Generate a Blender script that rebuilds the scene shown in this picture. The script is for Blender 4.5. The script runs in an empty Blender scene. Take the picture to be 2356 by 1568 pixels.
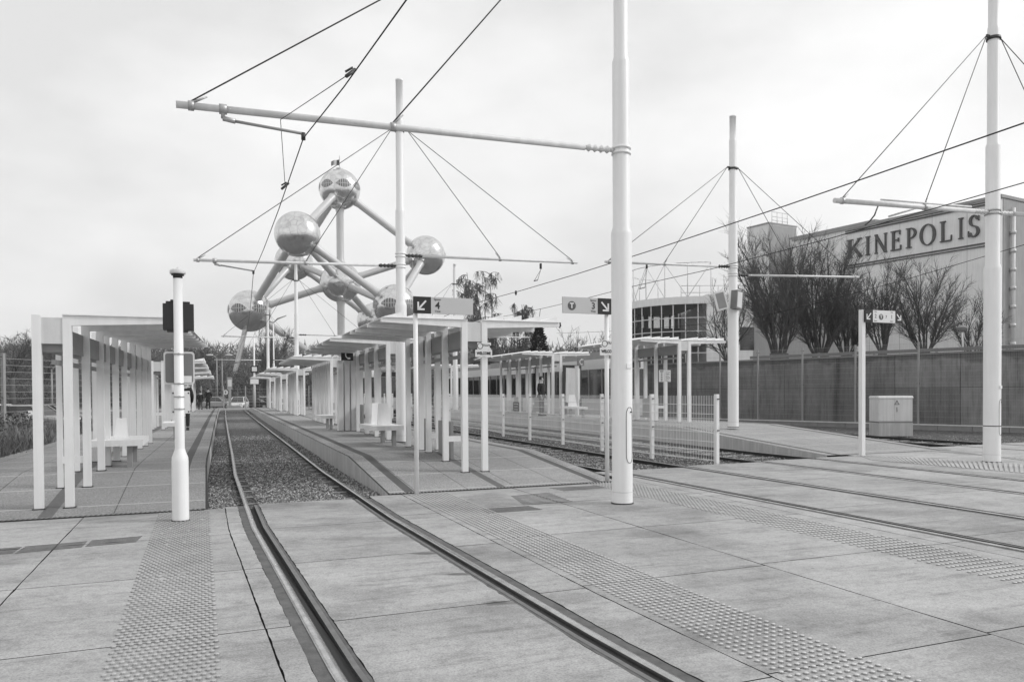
import bpy, bmesh, math, random
from mathutils import Vector, Matrix
R = math.radians
SC = bpy.context.scene
COL = SC.collection
random.seed(7)
rnd = random.random
def uni(a, b): return a + (b - a) * rnd()

# ------------------------------------------------------------------ camera
F, CX, CY = 1767.0, 1178.0, 927.6          # focal length and principal point (2356 px wide frame)
PITCH, ROLL, HC = 0.0156, 0.006, 1.5
FWD = Vector((0, math.cos(PITCH), -math.sin(PITCH)))
_r0, _u0 = Vector((1, 0, 0)), Vector((0, math.sin(PITCH), math.cos(PITCH)))
RGT = _r0 * math.cos(ROLL) - _u0 * math.sin(ROLL)
UPV = _u0 * math.cos(ROLL) + _r0 * math.sin(ROLL)
CAM = Vector((0, 0, HC))
cd = bpy.data.cameras.new('camera'); cam = bpy.data.objects.new('camera', cd); COL.objects.link(cam)
cam.matrix_world = Matrix.Translation(CAM) @ Matrix((RGT, UPV, -FWD)).transposed().to_4x4()
cd.sensor_width = 36; cd.lens = 36 * F / 2356; cd.shift_y = (CY - 784) / 2356
cd.clip_start = 0.1; cd.clip_end = 4000
SC.camera = cam
def ray(px, py): return FWD + RGT * ((px - CX) / F) + UPV * ((CY - py) / F)
def gp(px, py, z=0.0):                      # where the sight line through a pixel meets height z
    d = ray(px, py); return CAM + d * ((z - HC) / d.z)
def at(px, py, Y):                          # where it reaches distance Y
    d = ray(px, py); return CAM + d * (Y / d.y)
def zat(px, py, Y): return at(px, py, Y).z

# platform axis: s along the tracks, t across them
AX = R(22.0)
U = Vector((-math.sin(AX), math.cos(AX), 0)); V = Vector((math.cos(AX), math.sin(AX), 0))
def lerp_tab(tab, x):
    if x <= tab[0][0]: return tab[0][1]
    for (a, b), (c, d) in zip(tab, tab[1:]):
        if x <= c: return b + (d - b) * (x - a) / (c - a)
    return tab[-1][1]
DT = [(15, 0), (20, .12), (32, .38), (44, .65), (66, 1.2), (90, 1.9)]
def dr(s): return lerp_tab(DT, s)
def P(s, t, z=0.0): return U * s + V * t + Vector((0, 0, z))
def Q(s, t, z=0.0): return P(s, t + dr(s), z)
def st(p): return p.dot(U), p.dot(V)
TL = [(-8, 1.45), (-2, 1.05), (4, .70), (9, .57), (15, .60)]
def tL(s): return lerp_tab(TL, s) if s < 15 else .60 + dr(s)
def tR(s): return tL(s) + 1.49

# ------------------------------------------------------------------ materials
MATS = {}
def nodes(m):
    m.use_nodes = True; nt = m.node_tree; nt.nodes.clear()
    o = nt.nodes.new('ShaderNodeOutputMaterial'); b = nt.nodes.new('ShaderNodeBsdfPrincipled')
    nt.links.new(b.outputs[0], o.inputs[0]); return nt, b
def N(nt, typ, **kw):
    n = nt.nodes.new(typ)
    for k, v in kw.items():
        if k.startswith('i_'): n.inputs[k[2:].replace('_', ' ')].default_value = v
        else: setattr(n, k, v)
    return n
def ramp(nt, fac, stops):
    r = nt.nodes.new('ShaderNodeValToRGB'); e = r.color_ramp.elements
    while len(e) < len(stops): e.new(.5)
    for k, (p, g) in enumerate(stops):
        e[k].position = p; e[k].color = (g, g, g, 1)
    nt.links.new(fac, r.inputs[0]); return r.outputs[0]
def mathn(nt, op, a, b=None, c=None):
    n = nt.nodes.new('ShaderNodeMath'); n.operation = op
    for k, x in enumerate((a, b, c)):
        if x is None: continue
        if isinstance(x, (int, float)): n.inputs[k].default_value = x
        else: nt.links.new(x, n.inputs[k])
    return n.outputs[0]
def mix(nt, fac, a, b, mode='MIX'):
    n = nt.nodes.new('ShaderNodeMix'); n.data_type = 'RGBA'; n.blend_type = mode
    for k, x in ((0, fac), (6, a), (7, b)):
        if isinstance(x, (int, float)):
            n.inputs[k].default_value = x if k == 0 else (x, x, x, 1)
        else: nt.links.new(x, n.inputs[k])
    return n.outputs[2]
def coords(nt, kind='Object', scale=(1, 1, 1)):
    tc = nt.nodes.new('ShaderNodeTexCoord'); mp = nt.nodes.new('ShaderNodeMapping')
    mp.inputs['Scale'].default_value = scale
    nt.links.new(tc.outputs[kind], mp.inputs[0]); return mp.outputs[0]
def noise(nt, vec, sc, det=4, rough=.55):
    n = N(nt, 'ShaderNodeTexNoise'); n.inputs['Scale'].default_value = sc
    n.inputs['Detail'].default_value = det; n.inputs['Roughness'].default_value = rough
    nt.links.new(vec, n.inputs['Vector']); return n.outputs[0]
def bump(nt, b, h, strength=.3, dist=.01):
    n = nt.nodes.new('ShaderNodeBump'); n.inputs['Strength'].default_value = strength
    n.inputs['Distance'].default_value = dist
    nt.links.new(h, n.inputs['Height']); nt.links.new(n.outputs[0], b.inputs['Normal'])
def simple(name, g, rough=.5, metal=0.0, var=.12, sc=3.0, streak=0.0, bmp=0.0, spec=.5):
    """one grey with soft weathering, and optional downward streaks of grime"""
    if name in MATS: return MATS[name]
    m = bpy.data.materials.new(name); nt, b = nodes(m)
    v = coords(nt)
    n1 = noise(nt, v, sc, 6, .65)
    c = ramp(nt, n1, [(.25, g * (1 - var)), (.75, min(1, g * (1 + var)))])
    if streak:
        v2 = coords(nt, 'Object', (1, 1, .06)); n2 = noise(nt, v2, 9, 4, .6)
        c = mix(nt, streak, c, ramp(nt, n2, [(.45, g * .55), (.6, g)]))
    nt.links.new(c, b.inputs['Base Color'])
    b.inputs['Roughness'].default_value = rough; b.inputs['Metallic'].default_value = metal
    b.inputs['Specular IOR Level'].default_value = spec
    if bmp: bump(nt, b, noise(nt, v, 60, 3), bmp, .01)
    MATS[name] = m; return m

white = simple('white_paint', .80, .42, var=.05, sc=2.0, streak=.12)
white_pole = simple('white_pole_paint', .80, .38, var=.04, sc=1.4, streak=.10)
pale = simple('pale_paint', .64, .5, var=.08, streak=.2)
grey_paint = simple('grey_paint', .28, .5, var=.1)
mid_grey = simple('mid_grey_plate', .17, .55, var=.06)
galv = simple('galvanised_steel', .42, .45, .5, var=.2, sc=12)
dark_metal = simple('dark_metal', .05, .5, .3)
black = simple('black_plastic', .022, .5, var=.2)
sign_black = simple('sign_black', .012, .45, var=.1)
sign_pale = simple('sign_panel_grey', .50, .4, var=.03)
sign_white = simple('sign_white', .70, .4, var=.03)
sign_grey = simple('sign_text_grey', .09, .5)
ink = simple('ink', .02, .5)
wire_m = simple('copper_wire', .015, .5, .4)
guy_m = simple('guy_rope', .07, .5, .3)
rubber = simple('rubber', .02, .8)
glass_dark = simple('dark_glass', .02, .06, var=.3, spec=.8)
bark = simple('bark', .085, .9, var=.4, sc=8)
twig = simple('twigs', .105, .9, var=.4, sc=3)
twig_far = simple('far_twigs', .085, .9, var=.5, sc=.15)
twig_birch = simple('birch_twigs', .12, .9, var=.3)
conifer = simple('conifer_needles', .03, .9, var=.5, sc=2)
skin_m = simple('skin', .38, .6)
cloth_dark = simple('dark_cloth', .014, .9)
cloth_mid = simple('grey_cloth', .06, .9)
hair_m = simple('hair', .012, .7)
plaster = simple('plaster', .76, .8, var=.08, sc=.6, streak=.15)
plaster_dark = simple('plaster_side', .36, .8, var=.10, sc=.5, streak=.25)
letter_m = simple('letter_metal', .07, .6)
tram_white = simple('tram_white', .62, .3, var=.04)
tram_grey = simple('tram_grey', .22, .35)
steel = simple('rail_steel', .50, .24, .95, var=.35, sc=5)
steel_lip = simple('rail_lip', .16, .5, .4, var=.3, sc=10)
rust = simple('rail_side', .035, .8, var=.4, sc=20)
filler = simple('rail_filler', .105, .9, var=.45, sc=7, bmp=.5)
sleeper_m = simple('sleeper_concrete', .30, .9, var=.25, sc=6)
coping = simple('coping_concrete', .24, .85, var=.16, sc=3, bmp=.3)
kerb_side = simple('kerb_side', .50, .85, var=.16, sc=2, streak=.35, bmp=.3)
band_m = simple('dark_band', .085, .9, var=.2, sc=6, bmp=.3)
channel_m = simple('drain_channel', .12, .7, .2, var=.2, sc=20)
slot_m = simple('groove_dark', .03, .9)  # plain dark tone of joint beds, edge lines and gaps
stud_m = simple('stud_paint', .40, .5, var=.25, sc=1.3)
gravel_dark = simple('dark_soil', .05, .95, var=.5, sc=2)

def slab_mat():
    m = bpy.data.materials.new('concrete_slabs'); nt, b = nodes(m)
    v = coords(nt)
    big = noise(nt, v, .45, 6, .62)
    c = ramp(nt, big, [(.28, .275), (.5, .355), (.72, .41)])
    st2 = noise(nt, coords(nt, 'Object', (1.4, 1.4, 1)), 1.7, 9, .74)
    c = mix(nt, .6, c, ramp(nt, st2, [(.34, .60), (.5, 1.0), (.68, 1.14)]), 'MULTIPLY')
    tc_ = nt.nodes.new('ShaderNodeTexCoord'); mp_ = nt.nodes.new('ShaderNodeMapping'); mp_.vector_type = 'TEXTURE'
    mp_.inputs['Rotation'].default_value = (0, 0, AX); mp_.inputs['Scale'].default_value = (3.2, .42, 1); nt.links.new(tc_.outputs['Object'], mp_.inputs[0])
    brush = noise(nt, mp_.outputs[0], 3.2, 8, .72)
    c = mix(nt, .9, c, ramp(nt, brush, [(.34, .66), (.46, .98), (.62, 1.06), (.72, 1.18)]), 'MULTIPLY')
    mid = noise(nt, v, 16, 6, .75)
    c = mix(nt, .6, c, ramp(nt, mid, [(.36, .70), (.5, 1.0), (.66, 1.16)]), 'MULTIPLY')
    fine = noise(nt, v, 70, 4, .75)
    c = mix(nt, .65, c, ramp(nt, fine, [(.36, .58), (.5, 1.0), (.64, 1.36)]), 'MULTIPLY')
    vo = N(nt, 'ShaderNodeTexVoronoi'); vo.inputs['Scale'].default_value = 2.6
    nt.links.new(v, vo.inputs['Vector'])
    spots = mathn(nt, 'MULTIPLY', ramp(nt, vo.outputs['Distance'], [(.02, 1), (.06, 0)]),
                  ramp(nt, noise(nt, v, 1.1, 2), [(.44, 0), (.5, 1)]))
    c = mix(nt, mathn(nt, 'MULTIPLY', spots, .55), c, .08)
    # tyre-like curved smears between the near rails
    w = N(nt, 'ShaderNodeTexWave', wave_type='RINGS'); w.inputs['Scale'].default_value = .13
    w.inputs['Distortion'].default_value = 5; w.inputs['Detail'].default_value = 3
    nt.links.new(v, w.inputs['Vector'])
    c = mix(nt, .28, c, ramp(nt, w.outputs['Fac'], [(.0, .72), (.3, 1), (1, 1.02)]), 'MULTIPLY')
    g_ = nt.nodes.new('ShaderNodeNewGeometry'); c = mix(nt, 1.0, c, ramp(nt, g_.outputs['Random Per Island'], [(0, .93), (1, 1.06)]), 'MULTIPLY')
    c = mix(nt, .8, c, ramp(nt, noise(nt, v, .8, 3, .5), [(.36, .72), (.46, 1.0)]), 'MULTIPLY')
    # ragged stains of spilt oil, rubber and grime, plus dark patches at two post feet
    rag = mathn(nt, 'MULTIPLY', mathn(nt, 'SUBTRACT', noise(nt, v, 5, 6, .7), .5), 1.5)
    for (px_, py_, sx_, sy_, st_) in ((735, 1212, 1.1, .30, .30), (890, 1238, .75, .16, .30), (1120, 1400, .55, .30, .22), (1280, 1372, .60, .22, .30), (1432, 1166, .50, .36, .34), (416, 1203, .42, .25, .30), (640, 1500, .5, .3, .20),
            (985, 1272, .18, .07, .8), (1045, 1320, .20, .06, .8), (1150, 1386, .16, .07, .8), (1900, 1420, .8, .3, .18), (1500, 1225, .9, .25, .22), (250, 1400, .7, .25, .16), (1690, 1470, .4, .3, .22), (1290, 1560, .6, .2, .18), (2100, 1180, 1.0, .3, .2)):
        p_ = gp(px_, py_, 0); vs_ = nt.nodes.new('ShaderNodeVectorMath'); vs_.operation = 'SUBTRACT'; nt.links.new(v, vs_.inputs[0]); vs_.inputs[1].default_value = (p_.x, p_.y, 0)
        vd_ = nt.nodes.new('ShaderNodeVectorMath'); vd_.operation = 'MULTIPLY'; nt.links.new(vs_.outputs[0], vd_.inputs[0]); vd_.inputs[1].default_value = (1 / sx_, 1 / sy_, 1)
        vl_ = nt.nodes.new('ShaderNodeVectorMath'); vl_.operation = 'LENGTH'; nt.links.new(vd_.outputs[0], vl_.inputs[0])
        m_ = ramp(nt, mathn(nt, 'ADD', vl_.outputs['Value'], rag), [(.35, 1), (1.0, 0)])
        c = mix(nt, mathn(nt, 'MULTIPLY', m_, st_), c, .06)
    nt.links.new(c, b.inputs['Base Color']); b.inputs['Roughness'].default_value = .8
    bump(nt, b, mix(nt, .5, fine, st2), .35, .008)
    return m
slab = slab_mat()

def platform_mat(name='platform_slabs', lo=.215, hi=.28):
    m = bpy.data.materials.new(name); nt, b = nodes(m)
    uv = nt.nodes.new('ShaderNodeUVMap'); uv.uv_map = 'st'
    sx = nt.nodes.new('ShaderNodeSeparateXYZ'); nt.links.new(uv.outputs[0], sx.inputs[0])
    s, t = sx.outputs[0], sx.outputs[1]
    v = coords(nt)
    fine = noise(nt, v, 55, 4, .8); big = noise(nt, v, .6, 7, .65)
    c = ramp(nt, big, [(.3, lo), (.7, hi)])
    c = mix(nt, .8, c, ramp(nt, fine, [(.36, .38), (.5, 1), (.64, 1.7)]), 'MULTIPLY')
    def line(co, per, w, off=0.0):
        f = mathn(nt, 'FRACT', mathn(nt, 'ADD', mathn(nt, 'DIVIDE', co, per), off))
        return mathn(nt, 'LESS_THAN', f, w / per)
    c = mix(nt, mathn(nt, 'MULTIPLY', line(t, .80, .014, .3), .75), c, .035)
    c = mix(nt, mathn(nt, 'MULTIPLY', line(s, .42, .010, .2), .35), c, .06)
    c = mix(nt, mathn(nt, 'MULTIPLY', line(s, 1.27, .032, .15), .85), c, .50)
    nt.links.new(c, b.inputs['Base Color']); b.inputs['Roughness'].default_value = .9
    bump(nt, b, fine, .5, .008)
    return m
plat_m = platform_mat()
plat_mid = platform_mat('middle_platform_slabs', .24, .315)
plat_light = platform_mat('pale_platform_slabs', .25, .33)

def ballast_mat():
    m = bpy.data.materials.new('ballast'); nt, b = nodes(m)
    v = coords(nt)
    vo = N(nt, 'ShaderNodeTexVoronoi'); vo.inputs['Scale'].default_value = 27
    nt.links.new(v, vo.inputs['Vector'])
    bw = nt.nodes.new('ShaderNodeRGBToBW'); nt.links.new(vo.outputs['Color'], bw.inputs[0])
    c = ramp(nt, bw.outputs[0], [(.15, .05), (.5, .16), (.85, .42)])
    c = mix(nt, .75, c, ramp(nt, vo.outputs['Distance'], [(.1, 1.0), (.75, .25)]), 'MULTIPLY')
    c = mix(nt, .8, c, ramp(nt, noise(nt, v, 1.3, 5, .7), [(.3, .45), (.7, 1.2)]), 'MULTIPLY')
    nt.links.new(c, b.inputs['Base Color']); b.inputs['Roughness'].default_value = .95
    bump(nt, b, mathn(nt, 'SUBTRACT', 1, vo.outputs['Distance']), 1.0, .05)
    return m
ballast = ballast_mat()

def stone_mat():
    m = bpy.data.materials.new('loose_stones'); nt, b = nodes(m)
    g = nt.nodes.new('ShaderNodeNewGeometry')
    c = ramp(nt, g.outputs['Random Per Island'], [(.0, .06), (.45, .18), (.8, .30), (1, .52)])
    nt.links.new(c, b.inputs['Base Color']); b.inputs['Roughness'].default_value = .9
    return m
stone_m = stone_mat()

def leaf_mat(name, lo, hi):
    m = bpy.data.materials.new(name); nt, b = nodes(m)
    g = nt.nodes.new('ShaderNodeNewGeometry')
    c = ramp(nt, g.outputs['Random Per Island'], [(0, lo), (1, hi)])
    nt.links.new(c, b.inputs['Base Color']); b.inputs['Roughness'].default_value = .9
    return m
leaf_bush = leaf_mat('verge_leaves', .05, .30)
leaf_wood = leaf_mat('wood_twigs', .045, .15)

def wall_mat():
    m = bpy.data.materials.new('stained_concrete_wall'); nt, b = nodes(m)
    v = coords(nt); sx = nt.nodes.new('ShaderNodeSeparateXYZ'); nt.links.new(v, sx.inputs[0])
    n1 = noise(nt, v, .9, 7, .68)
    c = ramp(nt, n1, [(.3, .14), (.7, .23)])
    stv = noise(nt, coords(nt, 'Object', (1, 1, .05)), 1.5, 4, .6)
    c = mix(nt, .75, c, ramp(nt, stv, [(.34, .22), (.41, .85), (.50, 1.0), (.66, 1.05), (.74, 1.3)]), 'MULTIPLY')
    st3 = noise(nt, coords(nt, 'Object', (1, 1, .1)), 7, 4, .7)
    c = mix(nt, .55, c, ramp(nt, st3, [(.36, .45), (.48, 1.0), (.68, 1.25)]), 'MULTIPLY')
    g_ = nt.nodes.new('ShaderNodeNewGeometry'); c = mix(nt, 1.0, c, ramp(nt, g_.outputs['Random Per Island'], [(0, .72), (1, 1.22)]), 'MULTIPLY')
    # damp, dark run-off hanging in rounded scallops from the coping
    w = noise(nt, coords(nt, 'Object', (1, 1, 0)), .9, 3, .5)
    edge = mathn(nt, 'SUBTRACT', mathn(nt, 'ADD', sx.outputs[2], mathn(nt, 'MULTIPLY', w, 1.1)), 3.14)
    c = mix(nt, mathn(nt, 'MULTIPLY', ramp(nt, edge, [(.0, 0), (.12, 1)]), .6), c, .04)
    nt.links.new(c, b.inputs['Base Color']); b.inputs['Roughness'].default_value = .85
    bump(nt, b, st3, .3, .01)
    return m
wall_m = wall_mat()

def sphere_mat():
    m = bpy.data.materials.new('panelled_steel'); nt, b = nodes(m)
    v = coords(nt)
    vo = N(nt, 'ShaderNodeTexVoronoi', feature='F1'); vo.inputs['Scale'].default_value = .55
    nt.links.new(v, vo.inputs['Vector'])
    bw = nt.nodes.new('ShaderNodeRGBToBW'); nt.links.new(vo.outputs['Color'], bw.inputs[0])
    seam = N(nt, 'ShaderNodeTexVoronoi', feature='DISTANCE_TO_EDGE'); seam.inputs['Scale'].default_value = .42; nt.links.new(v, seam.inputs['Vector'])
    nt.links.new(mix(nt, 1.0, ramp(nt, bw.outputs[0], [(.1, .58), (.9, .74)]), ramp(nt, seam.outputs['Distance'], [(.0, .75), (.05, 1)]), 'MULTIPLY'), b.inputs['Base Color'])
    nt.links.new(ramp(nt, bw.outputs[0], [(.1, .14), (.9, .24)]), b.inputs['Roughness'])
    b.inputs['Metallic'].default_value = 1
    e = N(nt, 'ShaderNodeTexVoronoi', feature='DISTANCE_TO_EDGE'); e.inputs['Scale'].default_value = .55
    nt.links.new(v, e.inputs['Vector'])
    wav = noise(nt, v, .22, 3)
    h = mix(nt, .5, ramp(nt, e.outputs['Distance'], [(0, 0), (.06, 1)]), bw.outputs[0])
    bump(nt, b, mix(nt, .6, h, wav), .13, .5)
    return m
sphere_m = sphere_mat()
tube_m = simple('tube_aluminium', .52, .35, .25, var=.06, sc=.2)

def ground_mat():
    m = bpy.data.materials.new('rough_ground'); nt, b = nodes(m)
    v = coords(nt)
    c = ramp(nt, noise(nt, v, .25, 8, .7), [(.3, .045), (.7, .11)])
    nt.links.new(c, b.inputs['Base Color']); b.inputs['Roughness'].default_value = .95
    return m
ground_m = ground_mat()
def clear_glass():
    m = bpy.data.materials.new('tinted_glazing'); nt, b = nodes(m)
    out = [n for n in nt.nodes if n.type == 'OUTPUT_MATERIAL'][0]
    tr = nt.nodes.new('ShaderNodeBsdfTransparent'); tr.inputs[0].default_value = (.85, .85, .85, 1)
    b.inputs['Base Color'].default_value = (.02, .02, .02, 1); b.inputs['Roughness'].default_value = .05
    mx = nt.nodes.new('ShaderNodeMixShader'); mx.inputs[0].default_value = .22
    nt.links.new(tr.outputs[0], mx.inputs[1]); nt.links.new(b.outputs[0], mx.inputs[2])
    nt.links.new(mx.outputs[0], out.inputs[0]); return m
glazing = clear_glass()

# ------------------------------------------------------------------ mesh building
class MB:
    def __init__(s): s.v = []; s.f = []; s.m = []; s.uv = {}; s.sm = []
    def face(s, idx, m=0, smooth=False): s.f.append(tuple(idx)); s.m.append(m); s.sm.append(smooth)
    def add(s, pts): k = len(s.v); s.v.extend([Vector(p) for p in pts]); return k
    def hexa(s, p, m=0):                    # 8 points: bottom loop then top loop
        k = s.add(p)
        for q in ((3, 2, 1, 0), (4, 5, 6, 7), (0, 1, 5, 4), (1, 2, 6, 5), (2, 3, 7, 6), (3, 0, 4, 7)):
            s.face([k + i for i in q], m)
        return s
    def box(s, x0, x1, y0, y1, z0, z1, m=0):
        return s.hexa([(x0, y0, z0), (x1, y0, z0), (x1, y1, z0), (x0, y1, z0),
                       (x0, y0, z1), (x1, y0, z1), (x1, y1, z1), (x0, y1, z1)], m)
    def bar(s, a, b, w, h, m=0, up=Vector((0, 0, 1))):   # a beam of section w x h from a to b
        a, b = Vector(a), Vector(b); d = (b - a).normalized()
        x = d.cross(up)
        if x.length < 1e-4: x = d.cross(Vector((0, 1, 0)))
        x.normalize(); y = x.cross(d)
        o = [(-1, -1), (1, -1), (1, 1), (-1, 1)]
        return s.hexa([a + x * (i * w / 2) + y * (j * h / 2) for i, j in o] +
                      [b + x * (i * w / 2) + y * (j * h / 2) for i, j in o], m)
    def tube(s, pts, rad, n=8, m=0, cap=True, smooth=True):
        pts = [Vector(p) for p in pts]
        if isinstance(rad, (int, float)): rad = [rad] * len(pts)
        rings = []
        for i, p in enumerate(pts):
            d = (pts[min(i + 1, len(pts) - 1)] - pts[max(i - 1, 0)])
            d = d.normalized() if d.length > 1e-6 else Vector((0, 0, 1))
            x = d.cross(Vector((0, 0, 1)))
            if x.length < .05: x = d.cross(Vector((0, 1, 0)))
            x.normalize(); y = d.cross(x)
            k = s.add([p + (x * math.cos(2 * math.pi * j / n) + y * math.sin(2 * math.pi * j / n)) * rad[i] for j in range(n)])
            rings.append(k)
        for a, b in zip(rings, rings[1:]):
            for j in range(n):
                s.face((a + j, a + (j + 1) % n, b + (j + 1) % n, b + j), m, smooth)
        if cap and n > 2:
            s.face([rings[0] + j for j in reversed(range(n))], m); s.face([rings[-1] + j for j in range(n)], m)
        return s
    def lathe(s, prof, n=24, m=0, c=(0, 0, 0), smooth=True):      # prof: (r, z)
        c = Vector(c); rings = []
        for r, z in prof:
            rings.append(s.add([c + Vector((r * math.cos(2 * math.pi * j / n), r * math.sin(2 * math.pi * j / n), z)) for j in range(n)]))
        for a, b in zip(rings, rings[1:]):
            for j in range(n): s.face((a + j, a + (j + 1) % n, b + (j + 1) % n, b + j), m, smooth)
        s.face([rings[0] + j for j in reversed(range(n))], m); s.face([rings[-1] + j for j in range(n)], m)
        return s
    def sphere(s, c, r, n=24, k=14, m=0, sc=(1, 1, 1)):
        c = Vector(c); rows = []
        for i in range(k + 1):
            a = math.pi * i / k
            if i in (0, k): rows.append([s.add([c + Vector((0, 0, r * sc[2] * math.cos(a)))])] * n)
            else:
                q = s.add([c + Vector((r * sc[0] * math.sin(a) * math.cos(2 * math.pi * j / n), r * sc[1] * math.sin(a) * math.sin(2 * math.pi * j / n), r * sc[2] * math.cos(a))) for j in range(n)])
                rows.append([q + j for j in range(n)])
        for i in range(k):
            for j in range(n):
                a, b, c2, d = rows[i][j], rows[i + 1][j], rows[i + 1][(j + 1) % n], rows[i][(j + 1) % n]
                f = [a, b, c2, d]
                if i == 0: f = [a, b, c2]
                if i == k - 1: f = [a, b, d]
                s.face(f, m, True)
        return s
    def prism(s, poly, fn, d0, d1, m=0):     # 2-D outline, fn(a, b, depth) -> 3-D point
        n = len(poly); k = s.add([fn(a, b, d0) for a, b in poly] + [fn(a, b, d1) for a, b in poly])
        s.face([k + i for i in range(n)], m); s.face([k + n + i for i in reversed(range(n))], m)
        for i in range(n): s.face((k + i, k + n + i, k + n + (i + 1) % n, k + (i + 1) % n), m)
        return s
    def quad(s, p, m=0): k = s.add(p); s.face(range(k, k + len(p)), m); return s
    def build(s, name, mats, parent=None, smooth=None, fix=False, uvs=None):
        me = bpy.data.meshes.new(name)
        me.from_pydata([tuple(v) for v in s.v], [], s.f)
        if not isinstance(mats, (list, tuple)): mats = [mats]
        for m in mats: me.materials.append(m)
        me.polygons.foreach_set('material_index', s.m)
        me.polygons.foreach_set('use_smooth', s.sm)
        if uvs is not None:
            l = me.uv_layers.new(name='st')
            for lp in me.loops: l.data[lp.index].uv = uvs[lp.vertex_index]
        if fix:
            bm = bmesh.new(); bm.from_mesh(me); bmesh.ops.recalc_face_normals(bm, faces=bm.faces); bm.to_mesh(me); bm.free()
        me.update()
        o = bpy.data.objects.new(name, me); COL.objects.link(o)
        if parent: o.parent = parent
        return o
def tag(o, label, cat, group=None, kind=None):
    if label: o['label'] = label
    if cat: o['category'] = cat
    if group: o['group'] = group
    if kind: o['kind'] = kind
    return o
def thing(name, label, cat, loc=(0, 0, 0), rz=0.0, group=None):
    o = bpy.data.objects.new(name, None); COL.objects.link(o); o.empty_display_size = .2
    o.location = loc; o.rotation_euler = (0, 0, rz)
    return tag(o, label, cat, group)
def struct(o): o['kind'] = 'structure'; return o
def kids(o): return [c for c in bpy.data.objects if c.parent == o]
def dup(root, loc, rz, label, group=None):
    r = root.copy(); COL.objects.link(r); r.location = loc; r.rotation_euler = (0, 0, rz); r['label'] = label
    if group: r['group'] = group
    for ch in kids(root):
        c = ch.copy(); COL.objects.link(c); c.parent = r
        for g in kids(ch):
            d = g.copy(); COL.objects.link(d); d.parent = c
    return r
def text(s, name, parent, mat, size, x, z, y, align='CENTER', sx=1.0, bold=0.0, ext=.0015):
    """lettering standing in the local x-z plane and facing local -y"""
    cu = bpy.data.curves.new(name, 'FONT'); cu.body = s; cu.size = size; cu.align_x = align; cu.align_y = 'CENTER'
    cu.extrude = ext; cu.offset = bold; cu.resolution_u = 3
    tmp = bpy.data.objects.new(name + '_curve', cu); COL.objects.link(tmp)
    dg = bpy.context.evaluated_depsgraph_get(); me = bpy.data.meshes.new_from_object(tmp.evaluated_get(dg))
    bpy.data.objects.remove(tmp); bpy.data.curves.remove(cu)
    for v in me.vertices:
        a, b, c = v.co; v.co = (x + a * sx, y - c, z + b)
    me.materials.clear(); me.materials.append(mat)
    me.name = name; o = bpy.data.objects.new(name, me); COL.objects.link(o); o.parent = parent; return o
HAZE = 0.0004
CLOUD = 9.0
SUNE = 1.45
EXPO = 0.44
# ------------------------------------------------------------------ ground, paving, platforms, tracks
g = MB(); g.quad([(-880, -60, -.4), (880, -60, -.4), (880, 880, -.4), (-880, 880, -.4)])
struct(g.build('ground', ground_m))

# ballast beds (sheet under the tracks, from the paving edge to the far street)
bl = MB()
SS = [9.5, 11, 13, 15, 18, 22, 27, 32, 38, 44, 52, 60, 68, 74]
def sheet(mb, ss, fa, fb, z, m=0):
    k = [(mb.add([Q(s, fa(s), z)]), mb.add([Q(s, fb(s), z)])) for s in ss]
    for (a, b), (c, d) in zip(k, k[1:]): mb.face((a, b, d, c), m)
sheet(bl, SS, lambda s: tL(s) - dr(s) - .9, lambda s: 2.9, -.075)
sheet(bl, SS, lambda s: 6.0, lambda s: 13.6, -.085)
sheet(bl, SS, lambda s: 16.6, lambda s: 31.0, -.08)
struct(bl.build('ballast_bed', ballast))

# paving of the crossing: separate slabs with open joints between them
pv = MB(); uvd = []
def slabcell(fa, fb, s0, s1, side='', g=.006, z=0.0):
    n = max(1, int((s1 - s0) / (.07 if side and s1 > 0 else .22))); k = []; wa = wb = 0
    for i in range(n + 1):
        s = s0 + g + (s1 - s0 - 2 * g) * i / n
        ra, rb_ = (.005 if 'L' in side else .0), (.005 if 'R' in side else .0)
        wa = .35 * wa + uni(-1, 1) * ra * .6; wb = .35 * wb + uni(-1, 1) * rb_ * .6
        w1, w2 = uni(-.0035, .0035) + (max(-.03, wa) if ra else 0), uni(-.0035, .0035) + (min(.03, wb) if rb_ else 0)
        k.append((pv.add([P(s, fa(s) + g + w1, z)]), pv.add([P(s, fb(s) - g + w2, z)])))
    for (a, b), (c, d) in zip(k, k[1:]): pv.face((a, b, d, c), 0)
    loop = [a for a, b in k] + [b for a, b in reversed(k)]
    low = pv.add([pv.v[i] - Vector((0, 0, .09 + z)) for i in loop])
    for i in range(len(loop)): j = (i + 1) % len(loop); pv.face((loop[i], loop[j], low + j, low + i), 1)
cst = lambda t: (lambda s: t)
RB = (7.10, 8.77); RC = (10.86, 12.36); RD = (18.5, 20.0)
HG = .150; HI = .112
rl = [(tL, HG, HG), (tR, HG, HG)]
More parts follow.
